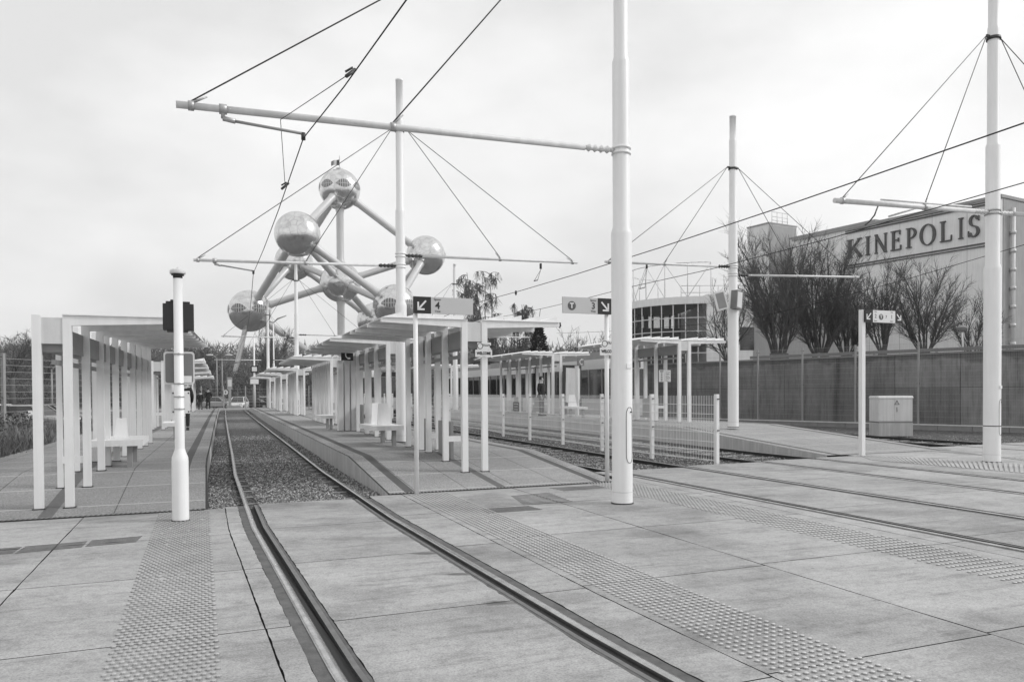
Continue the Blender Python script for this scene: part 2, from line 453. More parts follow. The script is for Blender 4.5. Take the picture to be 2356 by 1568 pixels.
bounds = [  # (from, to, s-breaks)
 (cst(-24), cst(-15), [-8, -4.4, -.8, 2.8, 6.8, 10.5]),
 (cst(-15), cst(-8), [-8, -4.4, -.8, 2.8, 6.8, 10.5]),
 (cst(-8), cst(-4.4), [-6, -2.2, -.3, 1.5, 3.3, 5.1, 6.9, 8.7, 10.55]),
 (cst(-4.4), cst(-1.35), [-6, -2.2, -.3, 1.5, 3.3, 5.1, 6.9, 8.7, 10.6]),
 (cst(-1.35), lambda s: tL(s) - .31, [-6, -2.2, -.3, 1.5, 3.3, 5.1, 6.9, 8.7, 10.68]),
 (lambda s: tL(s) - .31, lambda s: tL(s) - HG, [-6, -2.2, 1.5, 3.3, 5.1, 6.9, 8.7, 10.8]),
 (lambda s: tL(s) + HI, lambda s: tR(s) - HI, [-6, -2.2, -.3, 1.5, 3.3, 5.1, 6.97, 8.85, 10.9]),
 (lambda s: tR(s) + HG, lambda s: 2.7 + .03 * max(0, 5 - s), [-6, -2.2, .9, 3.2, 5.2, 7.1, 9.15, 11.05]),
 (lambda s: 2.7 + .03 * max(0, 5 - s), cst(4.46), [-6, -2.8, -.8, 1.2, 3.24, 5.27, 7.3, 9.35, 11.1]),
 (cst(4.46), cst(6.68), [-6, -2.8, -.8, 1.2, 3.27, 5.33, 7.3, 9.35, 11.25]),
 (cst(6.68), cst(RB[0] - HG), [-6, -2.8, 1.2, 5.33, 9.35, 12.6]),
 (cst(RB[0] + HI), cst(RB[1] - HI), [-6, -2.8, -.8, 1.3, 3.4, 5.5, 7.5, 9.6, 12.65]),
 (cst(RB[1] + HG), cst(RC[0] - HG), [-6, -2.8, -.8, 1.4, 3.6, 5.8, 7.9, 10.1, 12.9]),
 (cst(RC[0] + HI), cst(RC[1] - HI), [-6, -2.8, -.8, 1.6, 3.9, 6.2, 8.4, 10.6, 13.1]),
 (cst(RC[1] + HG), cst(13.7), [-6, -2.8, 1.6, 4.4, 7.2, 10.1, 13.2]),
 (cst(13.7), cst(17.1), [-6, -2.8, 1.6, 4.4, 7.2, 10.1, 13.45]),
 (cst(17.1), cst(RD[0] - HG), [-6, -2.8, 1.6, 7.2, 14.3]),
 (cst(RD[0] + HI), cst(RD[1] - HI), [-6, -2.8, 1.6, 7.2, 10.8, 14.4]),
 (cst(RD[1] + HG), cst(26), [-6, 1.6, 7.2, 14.5]),
]
for i_, (fa, fb, br) in enumerate(bounds):
    sd_ = {5: 'R', 6: 'LR', 7: 'L', 10: 'R', 11: 'LR', 12: 'LR', 13: 'LR', 14: 'L'}.get(i_, '')
    for a, b in zip(br, br[1:]): slabcell(fa, fb, a, b, sd_)
# dark bedding seen down in the joints
k0 = MB()
for fa, fb, br in bounds:
    k = pv.add([P(br[0], fa(br[0]) - .03, -.022), P(br[0], fb(br[0]) + .03, -.022), P(br[-1], fb(br[-1]) + .03, -.022), P(br[-1], fa(br[-1]) - .03, -.022)])
    pv.face(range(k, k + 4), 1)
struct(pv.build('crossing_pavement', [slab, slot_m]))

# platforms ---------------------------------------------------------------
def platform(name, s0, s1, fl, fr, top, label, mids=(), end_face=True, bandL=True, bandR=True, surf=None, rl=3.4):
    ss = [s0 + rl * q for q in (0, .25, .5, .75, 1)]
    x = s0 + rl + 1.6
    while x < s1: ss.append(x); x += 2.2
    ss.append(s1)
    zf = lambda s: lerp_tab([(s0, .006), (s0 + rl, top), (s1 - 4, top - .04), (s1, .0)], s)
    mb = MB(); uv = []
    def add(p, st2): mb.add([p]); uv.append(st2); return len(mb.v) - 1
    def strips(s):
        L, Rr = fl(s), fr(s)
        ts = [L, L + .03]
        mt = [2]
        if bandL: ts += [L + .27, L + .42]; mt += [1, 3]
        if mids:
            for a, b in mids: ts += [a, b]; mt += [0, 4]
        if bandR: ts += [Rr - .42, Rr - .27, Rr - .03]; mt += [0, 3, 1]; ts += [Rr]; mt += [2]
        else: ts += [Rr]; mt += [0]
        return ts, mt
    rows = []
    for s in ss:
        ts, mt = strips(s)
        rows.append([add(Q(s, t, zf(s)), (s, t)) for t in ts])
    for r0, r1 in zip(rows, rows[1:]):
        for i in range(len(r0) - 1): mb.face((r0[i], r0[i + 1], r1[i + 1], r1[i]), mt[i])
    for side in (0, -1):
        low = [add(Q(s, (fl(s) if side == 0 else fr(s)), -.45), (s, 0)) for s in ss]
        for i in range(len(ss) - 1):
            mb.face((rows[i][side], rows[i + 1][side], low[i + 1], low[i]), 5)
    o = mb.build(name, [surf or plat_m, surf or plat_m, slot_m, band_m, channel_m, kerb_side], uvs=uv)
    struct(o); return zf
MID_L = lambda s: tR(s) - dr(s) + .45
zL = platform('left_platform', 10.68, 73, lambda s: -3.75, lambda s: tL(s) - dr(s) - .52, .27, '', [(-1.86, -1.70)], bandL=False)
zM = platform('middle_platform', 11.12, 73, MID_L, lambda s: 6.38, .30, '', [(4.26, 4.40)], surf=plat_mid)
zR = platform('right_platform', 13.47, 80, lambda s: 13.15, lambda s: 17.05, .40, '', [], surf=plat_light, rl=6.2)
# hatched drainage strips where each platform meets the paving
def hatch(name, s, t0, t1, z=.012):
    mb = MB(); t = t0
    mb.hexa([P(s - .045, t0, 0), P(s - .045, t1, 0), P(s + .045, t1, 0), P(s + .045, t0, 0),
             P(s - .045, t0, z), P(s - .045, t1, z), P(s + .045, t1, z), P(s + .045, t0, z)], 0)
    while t < t1 - .05:
        mb.hexa([P(s - .04, t + .01, z), P(s - .04, t + .035, z), P(s + .04, t + .06, z), P(s + .04, t + .035, z),
                 P(s - .04, t + .01, z + .004), P(s - .04, t + .035, z + .004), P(s + .04, t + .06, z + .004), P(s + .04, t + .035, z + .004)], 1)
        t += .055
    struct(mb.build(name, [slot_m, coping]))
hatch('drainage_strip', 10.655, -3.7, .02)
hatch('drainage_strip', 11.09, 2.52, 6.3)

# tactile paving: rows of raised studs
def studs(name, t0, t1, s0, s1, dt=.047, ds=.062, r=.0155, h=.010, skip=None, curve=None, stag=True, mats=None):
    mb = MB(); s = s0; row = 0
    prof = [(1.16, .08), (1.0, 0.10), (.88, .72), (.62, 1.0)]
    while s < s1:
        t = t0 + (dt / 2 if row % 2 and stag else 0)
        while t < t1:
            c = P(s, t + (curve(s) if curve else 0), .0005)
            if rnd() > .015:
                rings = []
                for q, hz in prof:
                    rings.append(mb.add([c + Vector((r * q * math.cos(math.pi * j / 4), r * q * math.sin(math.pi * j / 4), h * hz)) for j in range(8)]))
                for q_, (a, b) in enumerate(zip(rings, rings[1:])):
                    for j in range(8): mb.face((a + j, a + (j + 1) % 8, b + (j + 1) % 8, b + j), 1 if q_ < 2 else 0, False)  # lower rings get the dark tone that paints shade under the stud
                mb.face([rings[-1] + j for j in range(8)], 0, True)
            t += dt
        s += ds; row += 1
    struct(mb.build(name, mats or [stud_m, stud_shade]))
stud_shade = simple('stud_foot_shade', .25, .9, var=.4, sc=2)  # dark foot tone, the shade around each stud put into colour
SL = [simple('stud_paint_pale', .52, .5, var=.15, sc=1.3), simple('stud_foot_shade_pale', .26, .9, var=.3, sc=2)]  # paler studs with the same painted shade at their feet
studs('tactile_paving', -.50, .07, 2.6, 10.55)
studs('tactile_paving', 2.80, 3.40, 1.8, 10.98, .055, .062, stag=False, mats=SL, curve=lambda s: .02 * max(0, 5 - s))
studs('tactile_paving', 5.80, 6.45, 2.5, 12.3, .052, .095, .0185, stag=False, mats=SL)
def ribs(name, a0, a1, b0, b1, n, w=.05):
    """short raised bars laid across a strip running from a to b"""
    mb = MB()
    for i in range(n):
        k = (i + .5) / n
        p, q = a0.lerp(b0, k), a1.lerp(b1, k); d = (b0 - a0).normalized() * w / 2; z = Vector((0, 0, .012))
        mb.hexa([p - d, q - d, q + d, p + d, p - d + z, q - d + z, q + d + z, p + d + z], 0)
    struct(mb.build(name, stud_m))
ribs('ribbed_paving', gp(1972, 1046), gp(2005, 1058), gp(2420, 1071), gp(2420, 1094), 40)
ribs('ribbed_paving', gp(2118, 1036), gp(2190, 1036), gp(2420, 1060), gp(2430, 1070), 26)
# grooved guidance plates in the paving
def grooves(name, corners, n, horizontal=True):
    mb = MB(); a, b, c, d = [Vector(x) for x in corners]; z = Vector((0, 0, .0042)); lo = Vector((0, 0, .0005))
    for i in range(n):
        k0, k1 = (i + .36) / n, (i + .62) / n
        q = [a.lerp(d, k0), b.lerp(c, k0), b.lerp(c, k1), a.lerp(d, k1)]
        mb.hexa([x + lo for x in q] + [x + z for x in q], 0)
    struct(mb.build(name, band_m))
def pk(x, y): return gp(x, y, 0)
grooves('guidance_grooves', [pk(195, 1258), pk(312, 1247), pk(328, 1232), pk(212, 1242)], 6)
grooves('guidance_grooves', [pk(33, 1273), pk(188, 1259), pk(202, 1244), pk(60, 1256)], 6)
grooves('guidance_grooves', [pk(-80, 1282), pk(28, 1273), pk(52, 1257), pk(-60, 1266)], 6)
grooves('guidance_grooves', [pk(1120, 1181), pk(1250, 1172), pk(1215, 1163), pk(1105, 1170)], 7)
grooves('guidance_grooves', [pk(1205, 1162), pk(1320, 1154), pk(1262, 1132), pk(1175, 1140)], 9)
grooves('guidance_grooves', [pk(1300, 1129), pk(1398, 1122), pk(1370, 1116), pk(1262, 1122)], 5)

# tracks ----------------------------------------------------------------
SLABP = [(-.155, -.03, 2), (-.152, -.005, 2), (-.075, -.005, 3), (-.074, -.001, 0), (-.062, .005, 0), (-.042, .0065, 0), (-.026, .005, 0), (-.014, .0, 0), (-.008, -.008, 3), (-.004, -.05, 3), (.05, -.05, 3), (.054, -.001, 1), (.088, -.001, 1), (.09, -.004, 2), (.112, -.004, 2), (.114, -.03, 2)]
SLABM = [2, 2, 3, 0, 0, 0, 0, 3, 3, 3, 3, 1, 2, 2, 2]
BALP = [(-.10, -.10), (-.05, -.085), (-.045, -.03), (-.072, -.022), (-.074, .003), (-.010, .003), (-.012, -.022), (-.038, -.03), (-.033, -.085), (.02, -.10)]
BALM = [3, 3, 3, 3, 0, 3, 3, 3, 3]
def sweep(mb, prof, mm, ss, ft, sign, fn):
    rows = []
    for s in ss: rows.append(mb.add([fn(s, ft(s) + sign * q[0], q[1]) for q in prof]))
    for a, b in zip(rows, rows[1:]):
        for i in range(len(prof) - 1): mb.face((a + i, b + i, b + i + 1, a + i + 1), mm[i], mm[i] == 0)
def frange(a, b, st2):
    out = []
    while a < b - 1e-6: out.append(a); a += st2
    return out + [b]
def track(label, f0, f1, s0, send, s1, sl0, sl1, pitch=.75, near_bend=True):
    th = thing('tram_track', label, 'tram track', P(send, (f0(send) + f1(send)) / 2, 0), 0, 'tram tracks')
    o = th.location
    for f, sg in ((f0, 1), (f1, -1)):
        mb = MB(); fn = lambda s, t, z: P(s, t, z) - o
        sweep(mb, SLABP, SLABM, frange(s0, send, .6), f, sg, fn)
        sweep(mb, BALP, BALM, frange(send, s1, 1.0), lambda s: f(s), sg, fn)
        mb.build('rail', [steel, steel_lip, filler, rust], th)
    mb = MB(); s = sl0
    hw = Vector((0, 0, 0))
    a = -1.0; first = None
    # one sleeper, mostly sunk in the ballast
    mb.hexa([U * -.11 + V * -1.2 + Vector((0, 0, -.2)), U * -.11 + V * 1.2 + Vector((0, 0, -.2)), U * .11 + V * 1.2 + Vector((0, 0, -.2)), U * .11 + V * -1.2 + Vector((0, 0, -.2)),
             U * -.02 + V * -1.2 + Vector((0, 0, -.066)), U * -.02 + V * 1.2 + Vector((0, 0, -.066)), U * .02 + V * 1.2 + Vector((0, 0, -.066)), U * .02 + V * -1.2 + Vector((0, 0, -.066))])
    while s < sl1:
        loc = P(s, (f0(s) + f1(s)) / 2, 0) - o
        if first is None: first = mb.build('sleeper', sleeper_m, th); c = first
        else: c = first.copy(); COL.objects.link(c)
        c.location = loc; c.parent = th; s += pitch
    # dark fastening clips against the rails
    return th
track('curved tram track set in the paving beside the tall left platform, nearest the camera', tL, tR, -6, 10.85, 74, 11.5, 60)
track('second tram track from the left, between the middle platform and the white mesh fence', lambda s: RB[0] + (dr(s) if s > 15 else 0), lambda s: RB[1] + (dr(s) if s > 15 else 0), -4, 12.65, 74, 13.2, 45)
track('third tram track from the left, between the white mesh fence and the right platform', lambda s: RC[0] + dr(s), lambda s: RC[1] + dr(s), -3, 13.0, 78, 13.6, 40)
track('far right tram track that runs in front of the concrete retaining wall', lambda s: RD[0] + dr(s), lambda s: RD[1] + dr(s), -3, 14.35, 78, 15, 40)

# loose stones on the ballast
sm = MB()
def stone(p, r):
    ax = [Vector((uni(.6, 1.2), 0, 0)), Vector((0, uni(.6, 1.2), 0)), Vector((0, 0, uni(.5, .9)))]
    rot = Matrix.Rotation(uni(0, 6.3), 3, 'Z') @ Matrix.Rotation(uni(-.6, .6), 3, 'X')
    q = [p + rot @ (a * r * sg) for a in ax for sg in (1, -1)]
    k = sm.add(q)
    for f in ((0, 2, 4), (2, 1, 4), (1, 3, 4), (3, 0, 4), (2, 0, 5), (1, 2, 5), (3, 1, 5), (0, 3, 5)): sm.face([k + i for i in f])
def scatter(n, s0, s1, fa, fb, z, pw=2.0):
    for _ in range(n):
        s = s0 + (s1 - s0) * rnd() ** pw
        t = uni(fa(s), fb(s))
        stone(P(s, t, z + uni(-.01, .012)), uni(.010, .024))
scatter(16000, 10.85, 30, lambda s: tL(s) + .12, lambda s: tR(s) - .12, -.06)
scatter(4500, 10.85, 30, lambda s: tL(s) - .5, lambda s: tL(s) - .1, -.068)
scatter(4000, 11.0, 30, lambda s: tR(s) + .1, lambda s: tR(s) + .44, -.068)
scatter(8000, 12.8, 34, lambda s: 7.2, lambda s: 8.7, -.068)
scatter(6000, 13.0, 34, lambda s: 8.9, lambda s: 10.8, -.068)
scatter(2600, 13.1, 30, lambda s: 10.95, lambda s: 12.3, -.068)
scatter(2600, 14.4, 30, lambda s: 17.2, lambda s: 23, -.064)
tag(sm.build('ballast_stones', stone_m), 'loose grey ballast stones lying between the tram rails', 'ballast', kind='stuff')
# ------------------------------------------------------------------ shelters
def shelter(label, s0, t0, zfn, offs, ztop, kind='double', wing=1.43, gap=.36, teeth=4, pw=.102, detail=True, group='white slatted tram shelters', rise=0.0, skew=0.0):
    """front frame's inner post stands at (s0, t0); offs are the frame positions along the platform"""
    z0 = zfn(s0)
    th = thing('tram_shelter', label, 'tram shelter', Q(s0, t0, z0), AX, group)
    H0 = ztop - z0; bh = .125; bw = .085; H = H0; HH = lambda y: H0 + rise * y / max(offs[-1], .1)
    rows = {'double': [(-1, 0.0), (1, gap)], 'right': [(1, 0.0), (0, -gap)]}[kind]
    L = offs[-1]
    dx = lambda y: dr(s0 + y) - dr(s0) + skew * y
    for sg, x0 in rows:
        for i, y in enumerate(offs):
            zb = zfn(s0 + y) - z0 - .01; H = HH(y)
            x = x0 + dx(y)
            if not sg and i % 2 and i > 1: continue
            w = pw if sg or i == 0 else pw * .7
            MB().box(x - w / 2, x + w / 2, y, y + w * .75, zb, H).box(x - w / 2 - .022, x + w / 2 + .022, y - .02, y + w * .75 + .02, zb + .004, zb + .022, 1).build('post', [white, dark_metal], th)  # thin dark plate added round the foot as contact shade
            if sg:
                xe = x + sg * wing; b = MB(); xi = x + sg * w / 2
                zl = H - bh
                pts = [(xi, zl), (xe, H - bh * .55), (xe, H), (xi, H)]
                b.prism(pts, lambda a, c, d: (a, d, c), y + .003, y + bw).build('beam', white, th, fix=True)
        if sg:
            # roof: a thin deck on the beams, and upstanding louvres that run the length of it
            a = x0 - sg * w / 2; e = x0 + sg * (wing - .02)
            dk = MB(); n = len(offs)
            d0, d1 = dx(0), dx(L)
            z = H0 + .002; zr_ = rise
            dk.hexa([(min(a, e) + d0, -.02, z), (max(a, e) + d0, -.02, z), (max(a, e) + d1, L + .30, z + zr_), (min(a, e) + d1, L + .30, z + zr_),
                     (min(a, e) + d0, -.02, z + .012), (max(a, e) + d0, -.02, z + .012), (max(a, e) + d1, L + .30, z + zr_ + .012), (min(a, e) + d1, L + .30, z + zr_ + .012)])
            dk.build('roof_deck', grey_paint if False else white, th)
            if teeth:
                tw = (wing - .05) / teeth; mb = MB()
                for j in range(teeth):
                    xl = (x0 + .04 + j * tw) if sg > 0 else (x0 - wing + .06 + j * tw)
                    zz = H0 + .017
                    prof = [(xl, zz), (xl + tw * .96, zz), (xl + tw * .96, zz + .10), (xl + tw * .93, zz + .10), (xl, zz + .012)]
                    k = mb.add([(p + d0, .06, q) for p, q in prof] + [(p + d1, L + .2, q + rise) for p, q in prof])
                    m = len(prof)
                    mb.face([k + i for i in range(m)]); mb.face([k + m + i for i in reversed(range(m))])
                    for i in range(m): mb.face((k + i, k + m + i, k + m + (i + 1) % m, k + (i + 1) % m))
                mb.build('roof_louvre', white, th, fix=True)
    H = H0
    if detail:
        xc = gap / 2 if kind == 'double' else -gap / 2
        g2 = gap / 2 - pw / 2
        MB().box(xc - g2 - .004, xc + g2 + .004, .01, .07, H - .36, H - .03).build('light_box', pale, th)
        sl = dx(L) / max(L, .1)
        def run(x, z0_, z1_, w, name, m, ya=.12, yb=None):
            yb = L if yb is None else yb
            MB().hexa([(x - w / 2 + dx(ya), ya, z0_), (x + w / 2 + dx(ya), ya, z0_), (x + w / 2 + dx(yb), yb, z0_), (x - w / 2 + dx(yb), yb, z0_),
                       (x - w / 2 + dx(ya), ya, z1_), (x + w / 2 + dx(ya), ya, z1_), (x + w / 2 + dx(yb), yb, z1_), (x - w / 2 + dx(yb), yb, z1_)]).build(name, m, th)
        run(xc, H - .46, H - .16, g2 * 2 + .012, 'gutter_box', grey_paint)
        run(xc, H - .62, H - .56, .06, 'cross_rail', grey_paint)
        for y in ([offs[1]] if kind == 'right' else offs[1:3]): MB().box(xc - gap / 2 + dx(y), xc + gap / 2 + dx(y), y + .012, y + .055, .46, .56).build('cross_bar', white, th)
        for i, y in enumerate(offs[:-1]):
            if i % 2 == 1 and kind == 'double':
                yy = y + .2; ye = offs[i + 1] - .1
                run(xc, .10, .82, .05, 'back_panel', grey_paint, yy, ye)
    return th

s_mid = [
 ('white slatted shelter nearest the camera on the middle platform, behind the track 4 sign', 12.45, 4.17, [0, 1.12, 2.25, 2.85, 4.0], 2.72),
 ('second white slatted shelter along the middle platform, with the seats beside it', 19.0, 4.25, [0, 1.6, 3.05, 4.6, 6.1], 2.82),
 ('third white slatted shelter along the middle platform, past the telephone sign', 28.4, 4.1, [0, .7, 1.4, 2.1, 2.8, 3.5, 4.3, 5.1, 6.0], 2.78),
 ('fourth white slatted shelter along the middle platform, small in the distance', 42.0, 4.1, [0, 1.3, 2.6, 3.9, 5.2], 2.78),
 ('fifth white slatted shelter along the middle platform, second from the far end', 52.5, 4.0, [0, 1.3, 2.6, 3.9, 5.2], 2.76),
 ('farthest white slatted shelter on the middle platform, at its far end', 63.5, 3.9, [0, 1.3, 2.6, 3.9], 2.75)]
for k, (lab, s0, t0, of, zt) in enumerate(s_mid):
    shelter(lab, s0, t0, zM, of, zt, 'double', detail=True)
s_left = [
 ('long white shelter nearest the camera on the left platform, with a double front post', 11.2, -1.58, [0, 1.38, 2.75, 3.45, 4.5, 5.6, 6.8, 7.8, 8.8, 9.8], 2.50, 0),
 ('second white shelter along the left platform, uppermost of the stacked far roofs', 29.0, -1.55, [0, 1.2, 2.4, 3.6], 2.62, 3),
 ('third white shelter along the left platform, second of the stacked far roofs', 35.0, -1.55, [0, 1.2, 2.4, 3.6, 4.8], 2.62, 3),
 ('fourth white shelter along the left platform, third of the stacked far roofs', 44.0, -1.55, [0, 1.2, 2.4, 3.6], 2.62, 3),
 ('farthest white shelter on the left platform, lowest of the stacked roofs', 57.0, -1.55, [0, 1.2, 2.4, 3.6, 4.8], 2.62, 3)]
for lab, s0, t0, of, zt, te in s_left:
    shelter(lab, s0, t0, zL, of, zt, 'right', wing=1.36, gap=.34, teeth=te, rise=.24 if te == 0 else 0, skew=.024 if te == 0 else 0)
s_right = [
 ('white slatted shelter nearest the camera on the right platform, behind the fence end', 22.2, 15.0, [0, 1.5, 2.9, 3.5, 4.8], 3.22),
 ('white slatted shelter in the middle of the right platform, where a person waits', 32.0, 14.6, [0, 1.4, 2.8, 4.2, 5.6, 7.0], 3.24),
 ('farthest white slatted shelter on the right platform, seen through the middle shelters', 48.0, 14.4, [0, 1.4, 2.8, 4.2, 5.6], 3.2)]
for lab, s0, t0, of, zt in s_right:
    shelter(lab, s0, t0, zR, of, zt, 'double', pw=.115, gap=.40, wing=1.5)

# benches ----------------------------------------------------------------
def bench(label, s, t, z, flip=1, backs=(0,), length=1.5, depth=.62, bw_=.21, bh_=.95):
    th = thing('bench', label, 'bench', Q(s, t, z), AX, 'white platform benches')
    MB().box(-depth / 2, depth / 2, -length / 2, length / 2, .36, .46).build('seat', white, th)
    for yl in (-length / 2 + .2, length / 2 - .25): MB().box(depth * .18, depth * .18 + .08, yl - .06, yl + .06, 0, .36).build('leg', grey_paint, th)
    for b in backs:
        y = b
        q = [(-bw_, y - .03, .46), (bw_, y - .03, .46), (bw_, y + .03, .46), (-bw_, y + .03, .46),
             (-bw_ * .7, y + .08, bh_), (bw_ * .7, y + .08, bh_), (bw_ * .7, y + .13, bh_), (-bw_ * .7, y + .13, bh_)]
        MB().hexa(q).build('backrest', white, th)
    return th
bench('white bench with a tapered backrest between the posts of the nearest left shelter', 15.0, -1.32, zL(15), 1, (.1,), 1.5, .8, .11, .80)
bench('white bench near the far end of the nearest left shelter, without a backrest', 22.9, -.96, zL(22.9), 1, (), 1.3, .4)
bench('white bench with two tapered seat backs in front of the second middle shelter', 17.5, 3.75, zM(17.5), 1, (-.35, .35), 1.6, .7, .15)
bench('backless white bench in front of the third middle shelter', 26.0, 3.55, zM(26.0), 1, (), 1.2, .5)
bench('white bench with one seat back behind the mesh fence on the right platform', 29.0, 14.2, zR(29), 1, (.1,), 1.6, .5)

# telephone columns ------------------------------------------------------
def phone_column(label, loc, z, w, h, sgn, extra=True):
    th = thing('telephone_column', label, 'telephone column', loc, AX, 'telephone columns')
    for i in range(3 if extra else 1):
        MB().box(-w / 2 + i * w * .36, -w / 2 + i * w * .36 + w * .26, 0, .3, 0, h).build('column', white, th)
    MB().box(-sgn / 2, sgn / 2, -.05, .0, h, h + sgn).build('sign_panel', sign_black if extra else mid_grey, th)
    hp = []
    rr = sgn * .30
    b = MB()
    pts = []
    for i in range(9):
        a = math.pi * (.62 + .76 * i / 8)
        pts.append((-sgn * -.12 + rr * 1.05 * math.cos(a), h + sgn * .5 + rr * 1.15 * math.sin(a)))
    ol = [(x - .02 * sgn * 4 * 0, z_) for x, z_ in pts]
    inn = [(x + sgn * .10, z_) for x, z_ in reversed(pts)]
    for (x0, z0), (x1, z1) in zip(pts, pts[1:]):
        b.hexa([(x0, -.056, z0), (x0 + sgn * .10, -.056, z0), (x0 + sgn * .10, -.051, z0), (x0, -.051, z0),
                (x1, -.056, z1), (x1 + sgn * .10, -.056, z1), (x1 + sgn * .10, -.051, z1), (x1, -.051, z1)])
    for x, z_ in (pts[0], pts[-1]):
        b.box(x + sgn * .02, x + sgn * .24, -.060, -.057, z_ - sgn * .07, z_ + sgn * .07)
    b.build('handset_symbol', sign_white, th)
    text('SOS', 'lettering', th, sign_white, sgn * .26, sgn * .22, h + sgn * .82, -.0535)
    return th
p = gp(800, 990, .3); phone_column('white telephone column topped by a black handset sign on the middle platform', p, .3, .55, zat(790, 829, p.y) - .3, .37); bpy.data.objects['telephone_column'].location = p
p = Q(31.2, 15.6, .4)
pc = phone_column('telephone column with dark SOS handset sign on the right platform', p, .4, .26, 2.25, .34, False)

# ------------------------------------------------------------------ poles
def catenary_pole(label, base, sc, top, group='white catenary poles', rb=.137, door=False, plate=False):
    th = thing('catenary_pole', label, 'catenary pole', base, AX, group)
    H = top - base.z; z = lambda a: a * sc - base.z if a * sc > base.z else .01
    st1, st2_, st3 = [q * sc - base.z for q in (3.6, 5.85, 8.0)]
    r1, r2, r3, r4 = rb, rb * .83, rb * .68, rb * .60
    prof = [(r1 * 1.01, 0), (r1, .02), (r1, st1 - .03), (r1 * .98, st1), (r2, st1 + .07), (r2, st2_ - .02), (r2 * .98, st2_), (r3, st2_ + .06)]
    if H > st3: prof += [(r3, st3 - .02), (r3 * .98, st3), (r4, st3 + .05), (r4, H - .04), (r4 * 1.06, H - .038), (r4 * 1.06, H)]
    else: prof += [(r3, H)]
    MB().lathe(prof, 32).build('shaft', white_pole, th)
    MB().lathe([(r1 * 1.01, .0), (r1 * 1.10, .002), (r1 * 1.09, .014), (r1 * 1.01, .016)], 28).build('base_shade', dark_metal, th)  # dark ring added at the pole foot for contact shade
    MB().lathe([(r1 * 1.004, .155), (r1 * 1.012, .157), (r1 * 1.012, .163), (r1 * 1.004, .165)], 28).build('base_sleeve', pale, th)
    if door:
        zt = 1.25 - base.z * 0; d = MB(); w = .055; z0, z1 = .55, 1.28; pts = []
        for i in range(28):
            a = 2 * math.pi * i / 28
            pts.append((w * max(-1, min(1, 1.5 * math.cos(a))), (z0 + z1) / 2 + (z1 - z0) / 2 * max(-1, min(1, 1.06 * math.sin(a) if abs(math.cos(a)) < .9 else math.sin(a)))))
        a0 = -AX - R(90) + R(38)
        def on(x, zz, rr): a = a0 + x / r1; return Vector((rr * math.cos(a), rr * math.sin(a), zz))
        for (x0, q0), (x1, q1) in zip(pts, pts[1:] + pts[:1]):
            d.bar(on(x0, q0, r1 + .001), on(x1, q1, r1 + .001), .006, .006)
        d.build('access_door', dark_metal, th)
        MB().bar(on(.02, 1.22, r1 - .01), on(.02, 1.22, r1 + .012), .018, .018).build('door_lock', dark_metal, th)
    if plate:
        a0 = -AX - R(90) + R(35); c = Vector((math.cos(a0), math.sin(a0), 0))
        MB().bar(c * (r1 + .004) + Vector((0, 0, plate - base.z)) - c.cross(Vector((0, 0, 1))) * .045, c * (r1 + .004) + Vector((0, 0, plate - base.z)) + c.cross(Vector((0, 0, 1))) * .045, .012, .06).build('number_plate', white, th)
    th['r2'] = r2; th['r1'] = r1; th['r3'] = r3
    return th
def wpt(th, p): return Matrix.Rotation(-AX, 4, 'Z') @ (Vector(p) - Vector(th.location))
def arm(th, root_z, tip, dia=.075, guys=(), collar_z=None, ins='pale', side=None):
    """a bracket arm from the shaft to tip (world), hung on guy ropes from a collar higher up"""
    base = Vector(th.location); t = wpt(th, tip); r0 = th['r2'] * 1.03
    a = Vector((0, 0, root_z - base.z)); d = (t - a); d.normalize(); h = Vector((d.x, d.y, 0)).normalized()
    s = a + h * r0
    MB().lathe([(r0, -.05), (r0 + .012, -.05), (r0 + .012, -.02), (r0, -.02)], 20, c=a).build('arm_collar', white_pole, th)
    MB().lathe([(r0, .02), (r0 + .012, .02), (r0 + .012, .05), (r0, .05)], 20, c=a).build('arm_collar', white_pole, th)
    i0, i1 = s + d * .06, s + d * .42
    mb = MB(); mb.tube([s, i0], .028, 8); pts = []; rad = []
    for k in range(13):
        pts.append(i0.lerp(i1, k / 12)); rad.append(.052 if k % 3 == 1 else .03)
    mb.tube(pts, rad, 10)
    mb.build('insulator', pale if ins == 'pale' else dark_metal, th)
    MB().tube([i1, t], dia / 2, 12).build('arm', pale, th)
    if collar_z:
        c = Vector((0, 0, collar_z - base.z)); rc = th['r3'] * 1.05
        if not any(k.name.startswith('guy_collar') for k in kids(th)):
            MB().lathe([(rc, -.06), (rc + .02, -.06), (rc + .02, .0), (rc, .0)], 16, c=c).build('guy_collar', dark_metal, th)
        ear = c + h * (rc + .09)
        MB().bar(c + h * rc, ear, .03, .05).build('guy_ear', dark_metal, th)
        L = (t - s).length
        for gk in guys:
            q = s + d * (L * gk)
            MB().tube([ear, q + Vector((0, 0, .05))], .009, 5).build('guy_rope', guy_m, th)
            cl = MB(); cl.tube([q - d * .03, q + d * .03], dia / 2 + .014, 10)
            e2 = (ear - q).normalized(); cl.tube([q + Vector((0, 0, .03)), q + e2 * .2], [.018, .008], 6)
            cl.build('clamp', galv, th)
    return s, t, d
